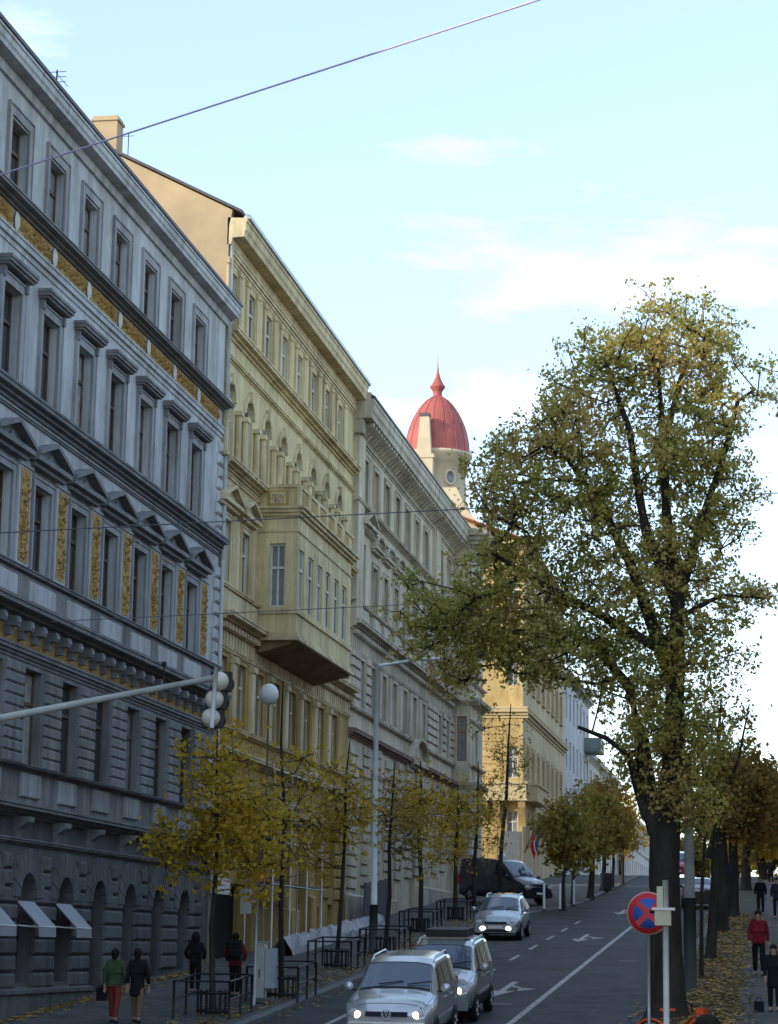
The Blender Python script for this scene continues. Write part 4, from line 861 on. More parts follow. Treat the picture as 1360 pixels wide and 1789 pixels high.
    b.add(vs, [(i * n + k, i * n + (k + 1) % n, (i + 1) * n + (k + 1) % n, (i + 1) * n + k) for i in range(len(st) - 1) for k in range(n)], True)
    b.add(ring[0], [tuple(range(n))]); b.add(ring[-1], [tuple(range(n))]); add(b.build('body', paint))
    ws, we = spec['ws']; across('windscreen_surround', ws - .05, we + .03, 5.75, BLKP, .006); across('hood_seam', .16, .175, 5.2, BLKP, .004)
    patch('hood_edge_seam', .2, ws - .08, 5.0, 5.08, BLKP, .004, 8, 1, sides=(1, -1)); patch('sill_trim', .3, Ln - .3, 1.5, 2.1, BLKP, .008, 10, 2, sides=(1, -1)); across('windscreen', ws, we, 6.05, GLASSCAR); rs, re_ = spec['rw']; across('rear_window', rs, re_, 6.2, GLASSCAR)
    for (y0, y1, sk) in spec['side']: patch('side_window', y0, y1, 4.12, 4.92, SIDEGL, .012, 8, 4, skew=sk, sides=(1, -1))
    for yy in spec['doors']:
        patch('door_seam', yy, yy + .012, 2.3, 4.0, BLKP, .004, 1, 6, sides=(1, -1))
    for yy in spec['doors'][1:]:
        for sd in (1, -1):
            q = surf(yy - .2, 3.7, .02); add(MB().box(sd * q[0] - .02, sd * q[0] + .02, q[1] - .09, q[1] + .09, q[2] - .015, q[2] + .015).build('door_handle', paint))
    if black_low: patch('lower_trim', .2, Ln - .2, 1.4, 2.7, BLKP, .01, 10, 3, sides=(1, -1))
    for wy in spec['wheels']:
        for sd in (1, -1):
            wx = catmull(ty, hw, wy) - .09; r_ = spec.get('wr_', .31)
            arch = MB().lathe([(0, 0), (r_ + .07, 0), (r_ + .07, .02), (0, .02)], (wx + .08 if sd > 0 else -wx - .1, wy, r_), 20, 'x'); add(arch.build('wheel_arch', BLKP))
            wt = MB().lathe([(r_ * .62, -.09), (r_ * .94, -.1), (r_, -.07), (r_, .07), (r_ * .94, .1), (r_ * .62, .09)], (0, 0, 0), 22, 'x').mesh('wheel', TYRE)
            o = inst('wheel', wt, rt, (sd * (wx + .02), wy, r_)); rm_ = MB()
            rm_.lathe([(0, .07), (.06, .075), (.08, .05), (r_ * .6, .06), (r_ * .64, .085)], (0, 0, 0), 20, 'x')
            for k in range(5):
                a = 2 * math.pi * k / 5; rm_.tube([(.08, .05 * math.cos(a), .05 * math.sin(a)), (.085, r_ * .58 * math.cos(a), r_ * .58 * math.sin(a))], .035, 5)
            ri = rm_.build('rim', RIM); ri.parent = o; ri.scale = (sd, 1, 1)
    # nose
    hl = spec['hl']
    for sd in (1, -1):
        hx, hz = hl; hy = .06; add(MB().ell((sd * hx, hy + .06, hz), (.19, .12, .11), 12, 8).build('headlight', LENS))
        if lit: add(MB().ell((sd * (hx - .06), hy - .03, hz - .01), (.075, .05, .075), 10, 6).build('lit_bulb', lit)) if lit is LAMPON else add(MB().ell((sd * (hx - .14), -.07, hz - .2), (.1, .04, .07), 10, 6).build('fog_lamp', lit))
        q = surf(ws + .22, 4.05); mm = MB().ell((sd * (q[0] + .15), q[1] - .02, q[2] + .1), (.11, .06, .1), 10, 6).build('wing_mirror', paint); add(mm)
        add(MB().box(sd * q[0] - .02 if sd > 0 else sd * (q[0] + .1), sd * (q[0] + .1) if sd > 0 else sd * q[0] + .02, q[1] - .03, q[1] + .03, q[2] + .02, q[2] + .06).build('mirror_arm', BLKP))
        q0 = surf(Ln - .02, 3.6); add(MB().box(sd * q0[0] - .06, sd * q0[0] + .03, Ln - .14, Ln + .015, q0[2] - .15, q0[2] + .35).build('tail_light', REDL))
        if rails:
            pts = [surf(we + .25 + k * (rs - we - .5) / 6, 5.6) + np.array([0, 0, .07 if 0 < k < 6 else .0]) for k in range(7)]; add(MB().tube([(sd * p[0], p[1], p[2]) for p in pts], .022, 6).build('roof_rail', spec.get('railm', paint)))
    gz_ = spec['grille']; w0 = catmull(ty, hw, .05)
    add(MB().box(-w0 * .52, w0 * .52, -.03, .08, gz_[0], gz_[1]).build('grille', spec.get('grm', mat('navy_black_grille', (.012, .016, .035), .4, 0))))
    add(MB().prism([(-w0 * .98, .30), (w0 * .98, .30), (w0, .46), (w0 * .96, .58), (-w0 * .96, .58), (-w0, .46)], -.06, .1, 'y').build('bumper', spec.get('bum', paint)))
    add(MB().box(-w0 * .6, w0 * .6, -.075, -.05, .32, .42).build('air_intake', BLKP))
    if plate: add(MB().box(-.26, .26, -.085, -.06, .45, .56).build('number_plate', PLATE)); add(MB().box(-.26, .26, Ln + .0, Ln + .03, .85, .96).build('number_plate', PLATE))
    add(MB().prism([(-w0 * .95, .3), (w0 * .95, .3), (w0 * .95, .56), (-w0 * .95, .56)], Ln - .06, Ln + .07, 'y').build('bumper', spec.get('bum', paint)))
    if emblem:
        b = MB(); b.lathe([(.1, -.01), (.1, .015), (.085, .015), (.085, -.01)], (0, -.05, 0), 20, 'y'); r_ = .007
        V_ = [(-.055, .07), (-.0, .0), (.055, .07)]; W_ = [(-.075, .035), (-.035, -.072), (0, -.005), (.035, -.072), (.075, .035)]
        for pl in (V_, W_): b.tube([(p[0], -.045, p[1]) for p in pl], r_ * 1.4, 5)
        o = b.build('emblem', mat('bright_badge', (.8, .82, .84), .3, 0)); o.parent = rt; o.location = (0, .0, (gz_[0] + gz_[1]) / 2)
    b = MB()
    for sx_ in (-.35, .25): p0, p1 = surf(ws + .03, 8 - .7 * 1, .03), surf(ws + .28, 7, .03); b.tube([(sx_, p0[1], p0[2] + .01), (sx_ + .5, p1[1] * .35 + p0[1] * .65, p1[2] * .35 + p0[2] * .65 + .01)], .012, 4)
    o = add(b.build('wipers', BLKP)); o['kind'] = 'stuff'
    return rt
VAN = dict(L=4.4, y=[0, .06, .3, .9, 1.05, 1.75, 2.1, 3.6, 4.15, 4.35, 4.4], w=[.78, .84, .89, .895, .895, .895, .895, .89, .87, .83, .8], belt=[.68, .82, .93, 1.03, 1.06, 1.10, 1.10, 1.10, 1.10, 1.08, 1.0],
           top=[.74, .88, 1.0, 1.12, 1.16, 1.66, 1.76, 1.8, 1.76, 1.6, 1.1], wr=[.6, .66, .74, .8, .8, .70, .68, .68, .67, .66, .7], ws=(1.1, 1.72), rw=(4.17, 4.36), side=[(1.42, 2.32, (.38, 0)), (2.42, 3.22, (0, 0)), (3.3, 4.1, (0, -.08))], doors=[1.2, 2.36, 3.26], wheels=[.85, 3.55], hl=(.66, .74), grille=(.70, .80))
MPV = dict(L=4.3, y=[0, .06, .35, .95, 1.1, 1.9, 2.3, 3.3, 3.95, 4.22, 4.3], w=[.74, .8, .86, .875, .875, .875, .875, .87, .85, .8, .76], belt=[.6, .72, .84, .95, .98, 1.02, 1.03, 1.04, 1.04, 1.02, .95],
           top=[.66, .78, .9, 1.04, 1.08, 1.52, 1.61, 1.63, 1.56, 1.4, 1.02], wr=[.56, .62, .7, .77, .77, .66, .64, .63, .61, .6, .66], ws=(1.14, 1.86), rw=(3.98, 4.24), side=[(1.5, 2.35, (.4, 0)), (2.44, 3.2, (0, 0)), (3.28, 3.9, (0, -.15))], doors=[1.2, 2.4, 3.24], wheels=[.82, 3.45], hl=(.62, .66), grille=(.62, .70))
SED = dict(L=4.5, y=[0, .08, .4, 1.1, 1.3, 2.05, 2.4, 3.1, 3.7, 4.35, 4.5], w=[.74, .8, .86, .88, .88, .88, .88, .88, .86, .82, .78], belt=[.58, .68, .78, .88, .9, .93, .94, .95, .95, .92, .85],
           top=[.64, .74, .84, .96, 1.0, 1.38, 1.45, 1.44, 1.18, 1.0, .92], wr=[.56, .62, .7, .77, .78, .6, .58, .58, .66, .7, .66], ws=(1.32, 2.02), rw=(3.15, 3.68), side=[(1.75, 2.4, (.35, 0)), (2.5, 3.2, (0, -.2))], doors=[1.4, 2.45, 3.3], wheels=[.85, 3.6], hl=(.6, .62), grille=(.56, .66))
SILV = paintm('silver_paint', (.52, .56, .60)); GREYP = paintm('grey_silver_paint', (.40, .43, .45)); SLV2 = paintm('blue_silver_paint', (.36, .42, .46))
VAN['railm'] = SILV; MPV['railm'] = SILV
GC = 'oncoming cars'
car('van_car', 'silver high-roofed family van with lit headlights and round badge, leading the oncoming traffic', (onY(676, 1778, 45.6)[0], 45.6), 0, SILV, VAN, group=GC)
v2 = dict(VAN); v2['railm'] = WHITEP
c2 = car('van_car', 'grey silver van with black roof box following right behind the badge van', (onY(804, 1739, 51.8)[0] - .62, 51.8), 0, GREYP, v2, group=GC, emblem=False, black_low=True)
rb_ = empty('roof_box', (c2.location[0], 54.3, gz(54.3) + 1.84), 'flat black roof box strapped on top of the grey silver van', 'roof box'); rb_.rotation_euler[0] = math.atan(S)
o = MB().bevbox(-.5, .5, -.5, .9, .0, .17, .06).build('shell', BLKP); o.parent = rb_
for yy in (-.3, .5): o = MB().box(-.6, .6, yy - .03, yy + .03, -.05, .0).build('cross_bar', GALV); o.parent = rb_
car('mpv_car', 'blue silver people carrier with white fog lamps lit, in the kerb lane', (-10.45, 84.0), 0, SLV2, MPV, group=GC, lit=LAMPW, emblem=False)
sd_ = dict(SED); car('sedan_car', 'black saloon seen from behind driving uphill beside the verge trees', (-3.95, 117.6), R(180), paintm('black_paint', (.015, .013, .016), .2), sd_, lit=None, emblem=False, rails=False)
VANBIG = dict(L=5.0, y=[0, .1, .5, .9, 1.0, 1.9, 2.2, 4.4, 4.8, 4.95, 5.0], w=[.8, .88, .95, .97, .97, .97, .97, .97, .97, .95, .92], belt=[.7, .85, 1.02, 1.12, 1.15, 1.22, 1.24, 1.25, 1.25, 1.25, 1.2],
           top=[.78, .95, 1.12, 1.25, 1.3, 1.98, 2.1, 2.18, 2.16, 2.1, 1.9], wr=[.64, .72, .8, .86, .86, .8, .8, .82, .82, .82, .82], ws=(1.04, 1.88), rw=(4.9, 4.97), side=[(1.45, 2.3, (.42, 0))], doors=[1.2, 2.45], wheels=[.95, 4.05], hl=(.72, .78), grille=(.66, .8), wr_=.34)
car('delivery_van', 'dark navy delivery van standing crosswise at the corner with its nose to the road', (-11.72, 111.6), R(50), paintm('navy_paint', (.012, .014, .03), .1), VANBIG, 'van', lit=None, emblem=False, rails=False)
bpy.data.objects['delivery_van'].location[2] = gz(113) + .126
for sx_, nm, lab in ((-5.0, 'red_van', 'small red van with lit lamps coming over the crest of the road'),):
    car(nm, lab, (onY(1184, 1520, 163)[0], 163.), 0, paintm('red_paint', (.45, .03, .03), .1), dict(VAN, railm=BLKP), 'van', lit=LAMPON, emblem=False, rails=False)
# ================================================================== street furniture
def gpos(x, y): p = gnd(x, y, .12); return (p[0], p[1], gz(p[1]) + .12)
# traffic signal on its outreach arm (mast stands left of the frame)
ty = 33.; sg = empty('traffic_signal', (-13.1, ty, gz(ty) + .12), 'traffic signal seen from behind with three white domed lamp backs on a long rising arm', 'traffic light')
p0 = onY(0, 1255, ty); p1 = onY(372, 1185, ty); d_ = (p1 - p0); pm = p0 + d_ * ((-13.1 - p0[0]) / d_[0])
b = MB(); b.tube([(-13.1, ty, gz(ty)), (-13.1, ty, pm[2] + .3)], [.12, .09], 10); b.build('mast', PALEM, sg)
b = MB(); b.tube([pm, p0, p1], [.075, .06, .045], 10); b.build('arm', PALEM, sg)
b = MB(); q = onY(287, 1160, ty); q0 = p0 + d_ * ((q[0] - p0[0]) / d_[0]); b.tube([q0, q], .012, 5); b.ell(q, (.045, .045, .045)); b.build('detector', DARKM, sg)
s1, s3 = onY(378, 1166, ty), onY(370, 1272, ty); b = MB(); b.tube([s1, s3], .035, 8); b.build('bracket', PALEM, sg)
for k, (xx, yy) in enumerate([(383, 1190), (374, 1222), (368, 1254)]):
    q = onY(xx, yy, ty + .12); h_ = MB().box(q[0] - .14, q[0] + .17, q[1] + .02, q[1] + .16, q[2] - .15, q[2] + .15).build('lamp_housing', BLKP, sg)
    dm_ = MB().lathe([(0, -.12), (.06, -.11), (.11, -.07), (.145, 0), (.15, .03)], (q[0], q[1], q[2]), 18, 'y').build('lamp_back', mat('cream_lamp_back', (.62, .60, .50), .45, .05), sg)
    b = MB(); b.lathe([(.13, .16), (.135, .4)], (q[0] + .015, q[1], q[2]), 14, 'y'); b.build('visor', BLKP, sg)
# street lamp on white pole
lp = gpos(652, 1667); ls = empty('street_lamp', lp, 'tall white lamp post with short arm reaching over the road', 'street lamp'); t_ = onY(659, 1161, lp[1]); a_ = onY(738, 1151, lp[1])
b = MB(); b.tube([lp, (lp[0], lp[1], lp[2] + 1.6)], [.15, .14], 12); b.build('dark_base', mat('dark_green_paint', (.06, .07, .065), .6), ls)
b = MB(); b.tube([(lp[0], lp[1], lp[2] + 1.6), t_], [.11, .075], 12); b.build('pole', mat('pale_lamp_pole', (.66, .72, .72), .5, .05), ls)
b = MB(); b.tube([t_ - np.array([0, 0, .05]), a_], .05, 8); b.build('arm', MATS['pale_lamp_pole'], ls)
b = MB(); b.lathe([(0, -.1), (.1, -.08), (.15, 0), (.1, .05), (0, .07)], (0, 0, 0), 12); h = b.build('lantern', WHITEP); h.parent = ls; h.location = Vector(a_ + np.array([.25, 0, 0])) - ls.location; h.scale = (2.6, 1., .8)
# globe lamps
def globe(name, label, pos, top, r):
    g_ = empty(name, pos, label, 'street lamp'); b = MB(); b.tube([pos, (top[0], top[1], top[2] - r * .9)], [.04, .028], 8); b.build('pole', mat('ochre_grey_pole', (.22, .19, .12), .6), g_)
    b = MB(); b.lathe([(.0, -r * 1.05), (r * .5, -r * .95), (r * .3, -r * .85)], top, 14); b.build('collar', DARKM, g_); b = MB(); b.ell(top, (r, r, r * 1.12), 20, 14); b.build('globe', mat('opal_globe', (.72, .72, .70), .35, .03), g_)
q = onX(470, 1213, -15.6); globe('globe_lamp', 'large white globe lamp standing high before the yellow building oriel', (q[0], q[1], gz(q[1]) + .12), tuple(q), .30)
q = onX(878, 1500, -13.9); globe('globe_lamp', 'small white globe lamp behind the dark van by the ochre house', (q[0], q[1], gz(q[1]) + .12), tuple(q), .24)
# no stopping sign
ny = 36.; q = onY(1133, 1596, ny); ns = empty('no_stopping_sign', (q[0], ny, gz(ny) + .12), 'round blue no-stopping sign with red rim and red cross on a thin pole', 'sign'); rS = 36 / 3900 * ny * 1.01
b = MB(); b.tube([(q[0], ny + .04, gz(ny) + .1), (q[0], ny + .04, q[2] + .4)], .03, 8); b.build('pole', GALV, ns)
SR = mat('sign_red', (.55, .03, .04), .45, .05, 6.); SB = mat('sign_blue', (.03, .11, .42), .45, .05, 6.)
def disc(r0, r1, y0, y1): return MB().lathe([(r0, y0), (r1, y0), (r1, y1), (r0, y1)] if r0 > 0 else [(0, y0), (r1, y0), (r1, y1), (0, y1)], tuple(q), 32, 'y')
disc(0, rS, -.012, .012).build('plate', mat('sign_edge', (.62, .42, .36), .5, .03), ns); disc(0, rS * .95, -.018, -.012).build('red_rim', SR, ns); disc(0, rS * .70, -.023, -.018).build('blue_field', SB, ns)
b = MB()
for a in (45, -45):
    dx, dz = math.cos(R(a)), math.sin(R(a)); nx, nz_ = -dz * rS * .125, dx * rS * .125; e = rS * .74
    b.add([(q[0] + sx_ * e * dx + t * nx, ny - (.027 if a > 0 else .0285), q[2] + sx_ * e * dz + t * nz_) for sx_, t in ((-1, -1), (1, -1), (1, 1), (-1, 1))], [(0, 1, 2, 3)])
b.build('red_cross', SR, ns)
b = MB()
for z in (.12, -.12): b.box(q[0] - .05, q[0] + .05, ny + .0, ny + .08, q[2] + z - .02, q[2] + z + .02)
b.build('clamps', GALV, ns)['kind'] = 'stuff'
# grey post with boxes, in front of the sign
py = 34.; q1 = onY(1163, 1538, py); q2 = onY(1163, 1604, py); gp_ = empty('grey_post', (q1[0], py, gz(py) + .12), 'grey steel post carrying a cream box and a small upper casing beside the no-stopping sign', 'post')
b = MB(); b.tube([(q1[0], py, gz(py) + .1), (q1[0], py, gz(py) + 1.4)], .075, 10); b.build('lower_sleeve', PALEM, gp_); b = MB(); b.tube([(q1[0], py, gz(py) + 1.4), tuple(q1)], .045, 10); b.build('pole', PALEM, gp_)
bc = onY(1158, 1604, py - .1); MB().box(bc[0] - .11, bc[0] + .13, py - .2, py - .05, bc[2] - .11, bc[2] + .11).build('cream_box', mat('cream_box_paint', (.5, .5, .36), .6), gp_)
MB().box(bc[0] - .15, bc[0] + .19, py - .22, py + .04, bc[2] + .11, bc[2] + .15).build('box_lid', GALV, gp_)
bc = onY(1153, 1567, py - .02); MB().box(bc[0] - .04, bc[0] + .05, py - .05, py + .1, bc[2] - .17, bc[2] + .15).build('upper_casing', mat('cream_box_paint', (.5, .5, .36)), gp_)
bc = onY(1138, 1594, py + .3); b = MB(); b.tube([(bc[0], py, bc[2]), (q1[0], py, bc[2] - .01)], .025, 6); b.build('side_arm', DARKM, gp_)
# steel mast behind the linden
q = gpos(1207, 1728); ms = empty('steel_mast', q, 'thick grey steel mast behind the linden trunk', 'mast'); b = MB(); b.tube([q, (q[0], q[1], q[2] + 2.4)], [.17, .17], 12); b.build('dark_base', MATS['dark_green_paint'], ms); t_ = onY(1196, 1330, q[1]); b = MB(); b.tube([(q[0], q[1], q[2] + 2.4), (q[0], q[1], t_[2])], [.15, .1], 12); b.build('pole', mat('weathered_mast', (.24, .25, .23), .6, .15, 2.), ms)
# blue round sign among the verge trees
q = onY(1266, 1521, 92); bs = empty('round_sign', (q[0], 92, gz(92) + .12), 'plain dark blue round sign between the verge trees', 'sign'); b = MB(); b.tube([(q[0], 92.03, gz(92) + .1), (q[0], 92.03, q[2] + .25)], .03, 6); b.build('pole', GALV, bs); MB().lathe([(0, -.012), (.31, -.012), (.31, .012), (0, .012)], tuple(q), 24, 'y').build('plate', mat('dull_sign_blue', (.03, .07, .2), .5), bs)
# utility cabinet, pole with box
q = gpos(456, 1752); uc = empty('utility_cabinet', q, 'white utility cabinet with grey side box at the kerb', 'cabinet')
MB().box(q[0] - .13, q[0] + .1, q[1] - .2, q[1] + .2, q[2], q[2] + 1.45).build('body', PALEM, uc); MB().box(q[0] + .11, q[0] + .36, q[1] - .16, q[1] + .16, q[2] + .35, q[2] + 1.32).build('side_box', mat('light_grey_box', (.42, .46, .5), .6), uc); MB().box(q[0] - .16, q[0] + .13, q[1] - .23, q[1] + .23, q[2] + 1.45, q[2] + 1.49).build('lid', GALV, uc)
MB().box(q[0] - .02, q[0] + .0, q[1] - .215, q[1] - .2, q[2] + .6, q[2] + .8).build('door_handle', DARKM, uc); MB().box(q[0] - .15, q[0] + .38, q[1] - .22, q[1] + .22, q[2], q[2] + .12).build('plinth', KERB, uc)
q = gpos(443, 1757); pb_ = empty('box_post', q, 'slim steel post with a pale grey box near its top beside the utility cabinet', 'post'); b = MB(); b.tube([q, (q[0] + .05, q[1], q[2] + 3.9)], .045, 8); b.build('pole', GALV, pb_)
bx_ = onY(430, 1575, q[1]); MB().box(bx_[0] - .12, bx_[0] + .12, q[1] - .1, q[1] + .08, bx_[2] - .3, bx_[2] + .3).build('box', PALEM, pb_); MB().box(bx_[0], q[0] + .03, q[1] - .02, q[1] + .02, bx_[2] - .03, bx_[2] + .03).build('bracket', GALV, pb_)
q = onX(392, 1549, -17.28); sp = empty('shop_sign', (-17.46, q[1], q[2]), 'plain white sign board over the dark shopfront', 'sign'); MB().box(-17.44, -17.36, q[1] - 1.1, q[1] + 1.1, q[2] - .24, q[2] + .26).build('board', WHITEP, sp); MB().box(-17.5, -17.44, q[1] - .8, q[1] + .8, q[2] - .1, q[2] + .1).build('mount', DARKM, sp)
# scaffold before the yellow building
sc_ = empty('scaffold', (-16.4, 74, gz(74) + .12), 'steel tube scaffold with plank decks at the foot of the yellow building', 'scaffold')
us = [71.6, 74.3, 77.0, 79.6]; topz = 10.7
for u in us:
    for xx in (-16.2, -17.1): b = MB(); b.tube([(xx, u, gz(u) + .1), (xx, u, topz)], .026, 6); b.build('standard', WHITEP if xx > -16.5 else GALV, sc_)
for z in (6.9, 8.3, 9.6, 10.6):
    b = MB(); b.tube([(-16.2, us[0] - .2, z), (-16.2, us[-1] + .2, z)], .024, 6); b.build('ledger', GALV, sc_)
for i in range(3):
    for z in (6.95, 9.0): MB().box(-17.05, -16.25, us[i] + .03, us[i + 1] - .03, z, z + .05).build('deck', mat('scaffold_plank', (.2, .17, .13), .9, .2, 3.), sc_)
q = onX(485, 1428, -16.15); ys_ = empty('warning_sign', (-16.15, q[1], q[2]), 'small bright yellow notice fixed to the scaffold', 'sign'); MB().box(-16.17, -16.15, q[1] - .7, q[1] + .7, q[2] - .2, q[2] + .2).build('plate', mat('warning_yellow', (.75, .5, .03), .5), ys_)
b = MB(); b.box(-16.2, -16.17, q[1] - .02, q[1] + .02, q[2] - .22, q[2] + .22); b.build('clip', DARKM, ys_)
q = onX(460, 1535, -16.1); rl = empty('warning_lamp', tuple(q), 'red warning lamp hung on the scaffold', 'lamp'); MB().lathe([(0, -.14), (.1, -.12), (.12, 0), (.09, .12), (0, .15)], tuple(q), 12).build('lens', mat('red_warning_lens', (.6, .06, .02), .4), rl); MB().box(q[0] - .05, q[0] + .05, q[1] - .05, q[1] + .05, q[2] + .15, q[2] + .24).build('battery', BLKP, rl)
# white sheeted barrier and grey hoarding along the foot of the wall
bs_ = empty('barrier', (-15.9, 80, gz(80) + .12), 'low barrier wrapped in crumpled white sheeting along the yellow building', 'barrier')
b = MB(); rr = random.Random(2); vs = []; ns_ = 40
for i in range(ns_ + 1):
    y = 72 + i * 18 / ns_; z = gz(y) + .12
    for (x_, h_) in ((-15.6, .0), (-15.66, .25), (-15.8, .5), (-16.0, .56), (-16.15, .3), (-16.2, 0)): vs.append((x_ + rr.uniform(-.05, .05), y, z + h_ + (rr.uniform(-.06, .06) if h_ else .01)))
b.add(vs, [(i * 6 + k, (i + 1) * 6 + k, (i + 1) * 6 + k + 1, i * 6 + k + 1) for i in range(ns_) for k in range(5)]); b.build('sheeting', mat('white_sheeting', (.34, .35, .39), .5, .25, 2.), bs_)
for i in range(7): y = 72.5 + i * 2.9; MB().box(-16.0, -15.88, y - .05, y + .05, gz(y) + .11, gz(y) + .58).build('stanchion', DARKM, bs_)
ho = empty('hoarding', (-16.5, 93, gz(93) + .12), 'dark grey panel hoarding at the foot of the beige building', 'hoarding')
hm = MB().box(-.03, .03, -.58, .58, 0, 1.75).mesh('panel', mat('dark_grey_panel', (.10, .105, .115), .7, .12, 2.))
for i in range(5): y = 90.3 + i * 1.2; o = inst('panel', hm, ho, (0, y - 93, gz(y) - gz(93)))
# tree guards: low hoop rails round the tree pits with a dark slatted bin or cage
def guard(x, y, label, ln=2.2, wd=1.3):
    p = gpos(x, y); g_ = empty('tree_guard', p, label, 'railing', 'low railings round the young trees')
    for sx_ in (-wd / 2, wd / 2):
        for sy_ in (-ln / 2, 0, ln / 2): z = gz(p[1] + sy_) + .12 - p[2]; b = MB(); b.tube([(sx_, sy_, z), (sx_, sy_, z + .85)], .03, 6); o = b.build('post', DARKM); o.parent = g_
        z0, z1 = gz(p[1] - ln / 2) + .12 - p[2], gz(p[1] + ln / 2) + .12 - p[2]
        for h_ in (.85, .45): b = MB(); b.tube([(sx_, -ln / 2, z0 + h_), (sx_, ln / 2, z1 + h_)], .025, 6); o = b.build('rail', DARKM); o.parent = g_
    for sy_ in (-ln / 2, ln / 2):
        z = gz(p[1] + sy_) + .12 - p[2]; b = MB(); b.tube([(-wd / 2, sy_, z + .85), (wd / 2, sy_, z + .85)], .025, 6); o = b.build('rail', DARKM); o.parent = g_
    for k in range(14): a = 2 * math.pi * k / 14; o = MB().box(-.02, .02, -.01, .01, 0, .55).build('cage_bar', DARKM); o.parent = g_; o.location = (.36 * math.cos(a), .36 * math.sin(a), .02); o.rotation_euler[2] = a + R(90)
    for z in (.1, .5): o = MB().lathe([(.37, -.03), (.39, -.03), (.39, .03), (.37, .03)], (0, 0, z), 18).build('cage_ring', DARKM); o.parent = g_
for x, y, lb in ((372, 1774, 'black railing round the golden tree by the grey building'), (492, 1745, 'black railing round the nearly bare tree by the utility cabinet'), (588, 1692, 'black railing round the yellowing tree by the sheeted barrier'), (673, 1667, 'black railing round the slim tree behind the lamp post'), (735, 1630, 'black railing round the olive yellow tree before the beige door'), (796, 1608, 'black railing round the golden tree before the end pavilion')): guard(x, y, lb)
# bollards up the hill
for i, (x, y) in enumerate([(979, 1592), (1003, 1584), (951, 1592)]):
    p = gpos(x, y); bo = empty('bollard', p, ['slim white bollard at the foot of the small olive tree past the van', 'slim white bollard by the slender forked tree up the kerb', 'slim white bollard right in front of the van nose'][i], 'bollard', 'white bollards past the van'); b = MB(); b.lathe([(.06, 0), (.055, 1.2), (.03, 1.28), (0, 1.3)], p, 10); b.build('shaft', WHITEP, bo); b = MB(); b.lathe([(.075, 0), (.075, .08), (.06, .1)], p, 10); b.build('foot', DARKM, bo)
p = gpos(1060, 1560); bn = empty('litter_bin', p, 'dark litter bin at the foot of a tree up the left kerb', 'bin'); MB().lathe([(.3, .1), (.36, 1.05), (.34, 1.1), (.2, 1.12)], p, 14).build('drum', DARKM, bn); MB().lathe([(.1, 0), (.1, .12)], p, 10).build('stem', DARKM, bn)
# overhead wires
WIRE = mat('wire_grey', (.10, .10, .12), .6, 0); WIRV = mat('violet_fringe_tint', (.62, .56, .82), .6, 0)  # violet of overexposed fringing against the sky, painted into the cable
def wire(label, pts, r, m, sag=.15):
    pts = [np.array(p, float) for p in pts]; Q = []
    for i in range(len(pts) - 1):
        for f in np.linspace(0, 1, 13)[(1 if i else 0):]: Q.append(pts[i] * (1 - f) + pts[i + 1] * f - np.array([0, 0, sag * 4 * f * (1 - f)]))
    o = MB().tube(Q, r, 6).build('overhead_wire', m); tag(o, label, 'wire', 'overhead wires'); return o
q0 = onX(-70, 328, -17.45); q1 = onY(945, -2, 34); e = q1 + (q1 - q0) * (15.2 / 14.0); k_ = (11.5 - q0[0]) / (q1[0] - q0[0]); wire('thick cable with painted violet fringing, slanting up across the sky from the grey building', [q0, q0 + (q1 - q0) * k_], .018, WIRV, .0)
q0 = onX(-60, 934, -17.3); q1 = onY(1345, 862, 58); k_ = (11.5 - q0[0]) / (q1[0] - q0[0]); wire('thin dark span wire crossing the facades below the pediments and the linden crown', [q0, q0 + (q1 - q0) * k_], .014, WIRE, .0)
q0 = onX(90, 1086, -16.9); q1 = onY(740, 1055, 62); k_ = (11.5 - q0[0]) / (q1[0] - q0[0]); wire('lower thin span wire crossing below the oriel sill', [q0, q0 + (q1 - q0) * k_], .012, WIRE, .0)
# far end of the right-hand path
for i, (x, y, Y, cyy, rx, ry, lm, lb) in enumerate([(1345, 1535, 190, 1480, 22, 40, LEAF_YEL, 'bright yellow tree at the far end of the path'), (1222, 1535, 200, 1500, 18, 28, LEAF_OLV, 'low olive tree far beyond the black saloon'), (1290, 1530, 215, 1490, 20, 30, LEAF_YEL, 'pale yellow far tree between the verge trunks'), (1175, 1535, 230, 1495, 20, 26, LEAF_ORG, 'brown far tree at the crest of the road')]):
    p = onY(x, y, Y); p = (p[0], Y, gz(Y)); sc = FPX / Y
    tree('far_tree', lb, p, [p, (p[0], Y, p[2] + 2.), Vp(x, cyy - 10, Y)], [.2, .17, .05], [(Vp(x, cyy, Y), (rx / sc, rx / sc, ry / sc), 1)], 40, 60, .4, lm, 80 + i, 'far trees over the crest', .6, .5)
# ================================================================== people
SKIN = mat('skin', (.45, .28, .2), .6, 0); SHOE = mat('dark_shoe', (.02, .02, .02), .6, 0)
def skinmesh(name, verts, edges, radii, m, parent, root=0):
    me = bpy.data.meshes.new(name); me.from_pydata(verts, edges, []); me.materials.append(m); o = bpy.data.objects.new(name, me); COL.objects.link(o); o.parent = parent
    sk = o.modifiers.new('skin', 'SKIN'); sk.use_smooth_shade = True
    lay = me.skin_vertices[0].data if me.skin_vertices else None
    if lay is None:
        bm = bmesh.new(); bm.from_mesh(me); bm.verts.layers.skin.verify(); bm.to_mesh(me); bm.free(); lay = me.skin_vertices[0].data
    for i, r_ in enumerate(radii): lay[i].radius = r_ if hasattr(r_, '__len__') else (r_, r_); lay[i].use_root = (i == root)
    su = o.modifiers.new('sub', 'SUBSURF'); su.levels = 1; su.render_levels = 2; return o
